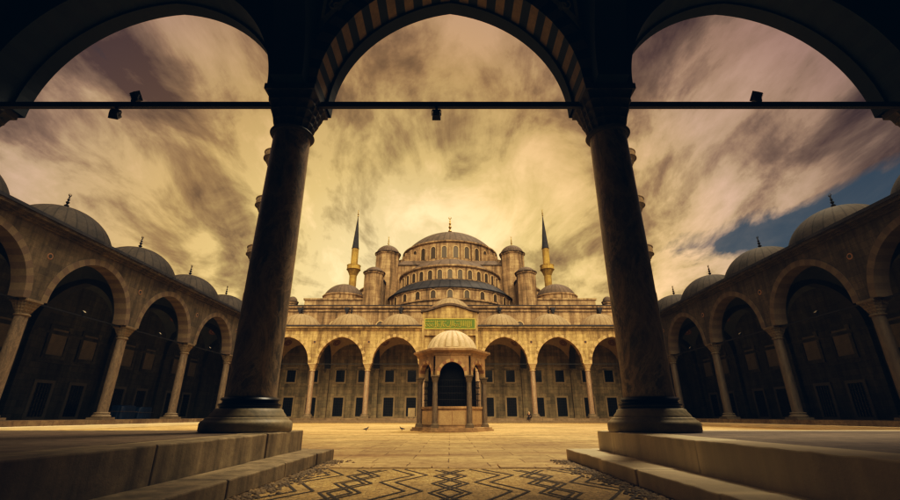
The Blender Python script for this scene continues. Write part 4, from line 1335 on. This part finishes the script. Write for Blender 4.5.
wd = bpy.data.worlds.new('World'); scene.world = wd; wd.use_nodes = True
nt = wd.node_tree; nt.nodes.clear()
out = nt.nodes.new('ShaderNodeOutputWorld')
sky = nt.nodes.new('ShaderNodeTexSky'); sky.sky_type = 'NISHITA'; sky.sun_disc = False
sky.sun_elevation = math.asin(SUN_AZ_DIR.z); sky.sun_rotation = atan2(SUN_AZ_DIR.x, SUN_AZ_DIR.y)
bg_s = nt.nodes.new('ShaderNodeBackground'); bg_s.inputs[1].default_value = 0.035
tint = mixc(nt, 1.0, sky.outputs[0], (0.42, 0.50, 0.46), 'MULTIPLY')
nt.links.new(tint, bg_s.inputs[0])
tc = nt.nodes.new('ShaderNodeTexCoord'); sx = nt.nodes.new('ShaderNodeSeparateXYZ')
nt.links.new(tc.outputs['Generated'], sx.inputs[0])
zc = math_n(nt, 'MAXIMUM', sx.outputs[2], 0.0)
den = math_n(nt, 'ADD', zc, 0.30)
cb = nt.nodes.new('ShaderNodeCombineXYZ')
nt.links.new(math_n(nt, 'DIVIDE', sx.outputs[0], den), cb.inputs[0]); nt.links.new(math_n(nt, 'DIVIDE', sx.outputs[1], den), cb.inputs[1])
def mapped(vec, loc, rot, scl):
    mp = nt.nodes.new('ShaderNodeMapping'); mp.inputs['Location'].default_value = loc; mp.inputs['Rotation'].default_value = (0, 0, rot); mp.inputs['Scale'].default_value = scl
    nt.links.new(vec, mp.inputs[0]); return mp.outputs[0]
def blob(d, p0, p1):
    vm = nt.nodes.new('ShaderNodeVectorMath'); vm.operation = 'DOT_PRODUCT'
    nt.links.new(tc.outputs['Generated'], vm.inputs[0]); vm.inputs[1].default_value = Vector(d).normalized()
    mr = nt.nodes.new('ShaderNodeMapRange'); mr.interpolation_type = 'SMOOTHSTEP'
    nt.links.new(vm.outputs['Value'], mr.inputs[0]); mr.inputs[1].default_value = p0; mr.inputs[2].default_value = p1
    return vm.outputs['Value'], mr.outputs[0]
na = noise(nt, mapped(cb.outputs[0], (21.3, 9.8, 0), radians(35), (1.0, 0.52, 1)), 1.8, 14, 0.59, 0.42)
nb2 = noise(nt, mapped(cb.outputs[0], (7.3, 4.2, 0), radians(-15), (1.0, 0.55, 1)), 5.2, 14, 0.62, 0.42)
nc = noise(nt, mapped(cb.outputs[0], (1.3, 9.2, 0), radians(30), (1.0, 0.35, 1)), 1.3, 10, 0.62, 0.5)
dots, _ = blob((-0.10, 0.93, 0.26), 0, 1)
lit = ramp(nt, dots, [(0.0, (0.06, 0.06, 0.06)), (0.35, (0.09, 0.075, 0.06)), (0.60, (0.29, 0.20, 0.145)), (0.76, (0.52, 0.355, 0.22)), (0.88, (0.72, 0.48, 0.20)), (0.955, (0.84, 0.60, 0.24)), (1.0, (0.95, 0.74, 0.36))])
lit = mixc(nt, 1.0, lit, ramp(nt, sx.outputs[2], [(0.22, (1.0,)*3), (0.45, (0.86, 0.84, 0.86)), (0.72, (0.56, 0.52, 0.58))]), 'MULTIPLY')
shd = mixc(nt, 1.0, lit, (0.25, 0.23, 0.30), 'MULTIPLY')
cl = math_n(nt, 'ADD', math_n(nt, 'MULTIPLY', na, 0.6), math_n(nt, 'MULTIPLY', nb2, 0.4))
_, soft = blob((-0.22, 0.93, 0.18), 0.72, 0.99)
clb = math_n(nt, 'ADD', cl, math_n(nt, 'MULTIPLY', soft, 0.035))
cfac = ramp(nt, clb, [(0.41, (0, 0, 0)), (0.475, (0.40,)*3), (0.53, (1, 1, 1))])
ccol = mixc(nt, cfac, shd, lit)
hi = ramp(nt, cl, [(0.52, (0, 0, 0)), (0.60, (1, 1, 1))])
ccol = mixc(nt, math_n(nt, 'MULTIPLY', hi, 0.6), ccol, mixc(nt, 1.0, lit, (1.65, 1.55, 1.75), 'MULTIPLY'))
# added glow in the unseen sky behind the viewer, brightens the far facade
_, back = blob((0.12, -0.74, 0.66), 0.70, 0.98)
ccol = mixc(nt, math_n(nt, 'MULTIPLY', back, 0.9), ccol, mixc(nt, cfac, (4.8, 3.65, 2.0), (8.4, 6.4, 3.7)))
bg_c = nt.nodes.new('ShaderNodeBackground'); nt.links.new(ccol, bg_c.inputs[0]); bg_c.inputs[1].default_value = 1.0
# gaps where dull blue sky shows
band = math_n(nt, 'SUBTRACT', 1.0, math_n(nt, 'DIVIDE', math_n(nt, 'ABSOLUTE', math_n(nt, 'SUBTRACT', sx.outputs[2], 0.318)), 0.085), clamp=True)
mrx = nt.nodes.new('ShaderNodeMapRange'); mrx.interpolation_type = 'SMOOTHSTEP'
nt.links.new(sx.outputs[0], mrx.inputs[0]); mrx.inputs[1].default_value = 0.30; mrx.inputs[2].default_value = 0.60
gR = math_n(nt, 'MULTIPLY', band, mrx.outputs[0])
mrl = nt.nodes.new('ShaderNodeMapRange'); mrl.interpolation_type = 'SMOOTHSTEP'
nt.links.new(sx.outputs[0], mrl.inputs[0]); mrl.inputs[1].default_value = 0.1; mrl.inputs[2].default_value = -0.4
_, gL = blob((-0.60, 0.60, 0.54), 0.955, 0.998)
gsum = math_n(nt, 'ADD', math_n(nt, 'MULTIPLY', gR, 0.70), math_n(nt, 'MULTIPLY', mrl.outputs[0], -0.14))
gv = math_n(nt, 'ADD', math_n(nt, 'SUBTRACT', math_n(nt, 'ADD', nc, gsum), math_n(nt, 'MULTIPLY', soft, 0.3)), math_n(nt, 'MULTIPLY', math_n(nt, 'SUBTRACT', 0.5, cl), 1.7))
gap = ramp(nt, gv, [(0.68, (0, 0, 0)), (0.84, (0.9,)*3)])
ms = nt.nodes.new('ShaderNodeMixShader')
nt.links.new(gap, ms.inputs[0]); nt.links.new(bg_c.outputs[0], ms.inputs[1]); nt.links.new(bg_s.outputs[0], ms.inputs[2])
nt.links.new(ms.outputs[0], out.inputs[0])

scene.view_settings.view_transform = 'Standard'; scene.view_settings.look = 'None'; scene.view_settings.exposure = 0

vs = scene.view_settings
vs.use_curve_mapping = True
cmx = vs.curve_mapping
cmx.use_clip = False
cc = cmx.curves[3]
cc.points[0].location = (0.0, 0.0); cc.points[-1].location = (1.0, 1.10)
for px_, py_ in ((0.03, 0.019), (0.12, 0.108), (0.35, 0.40)):
    cc.points.new(px_, py_)
for ci, lift in ((0, 0.0005), (1, 0.0036), (2, 0.0085)):
    c = cmx.curves[ci]
    c.points[0].location = (0.0, lift)
cmx.update()
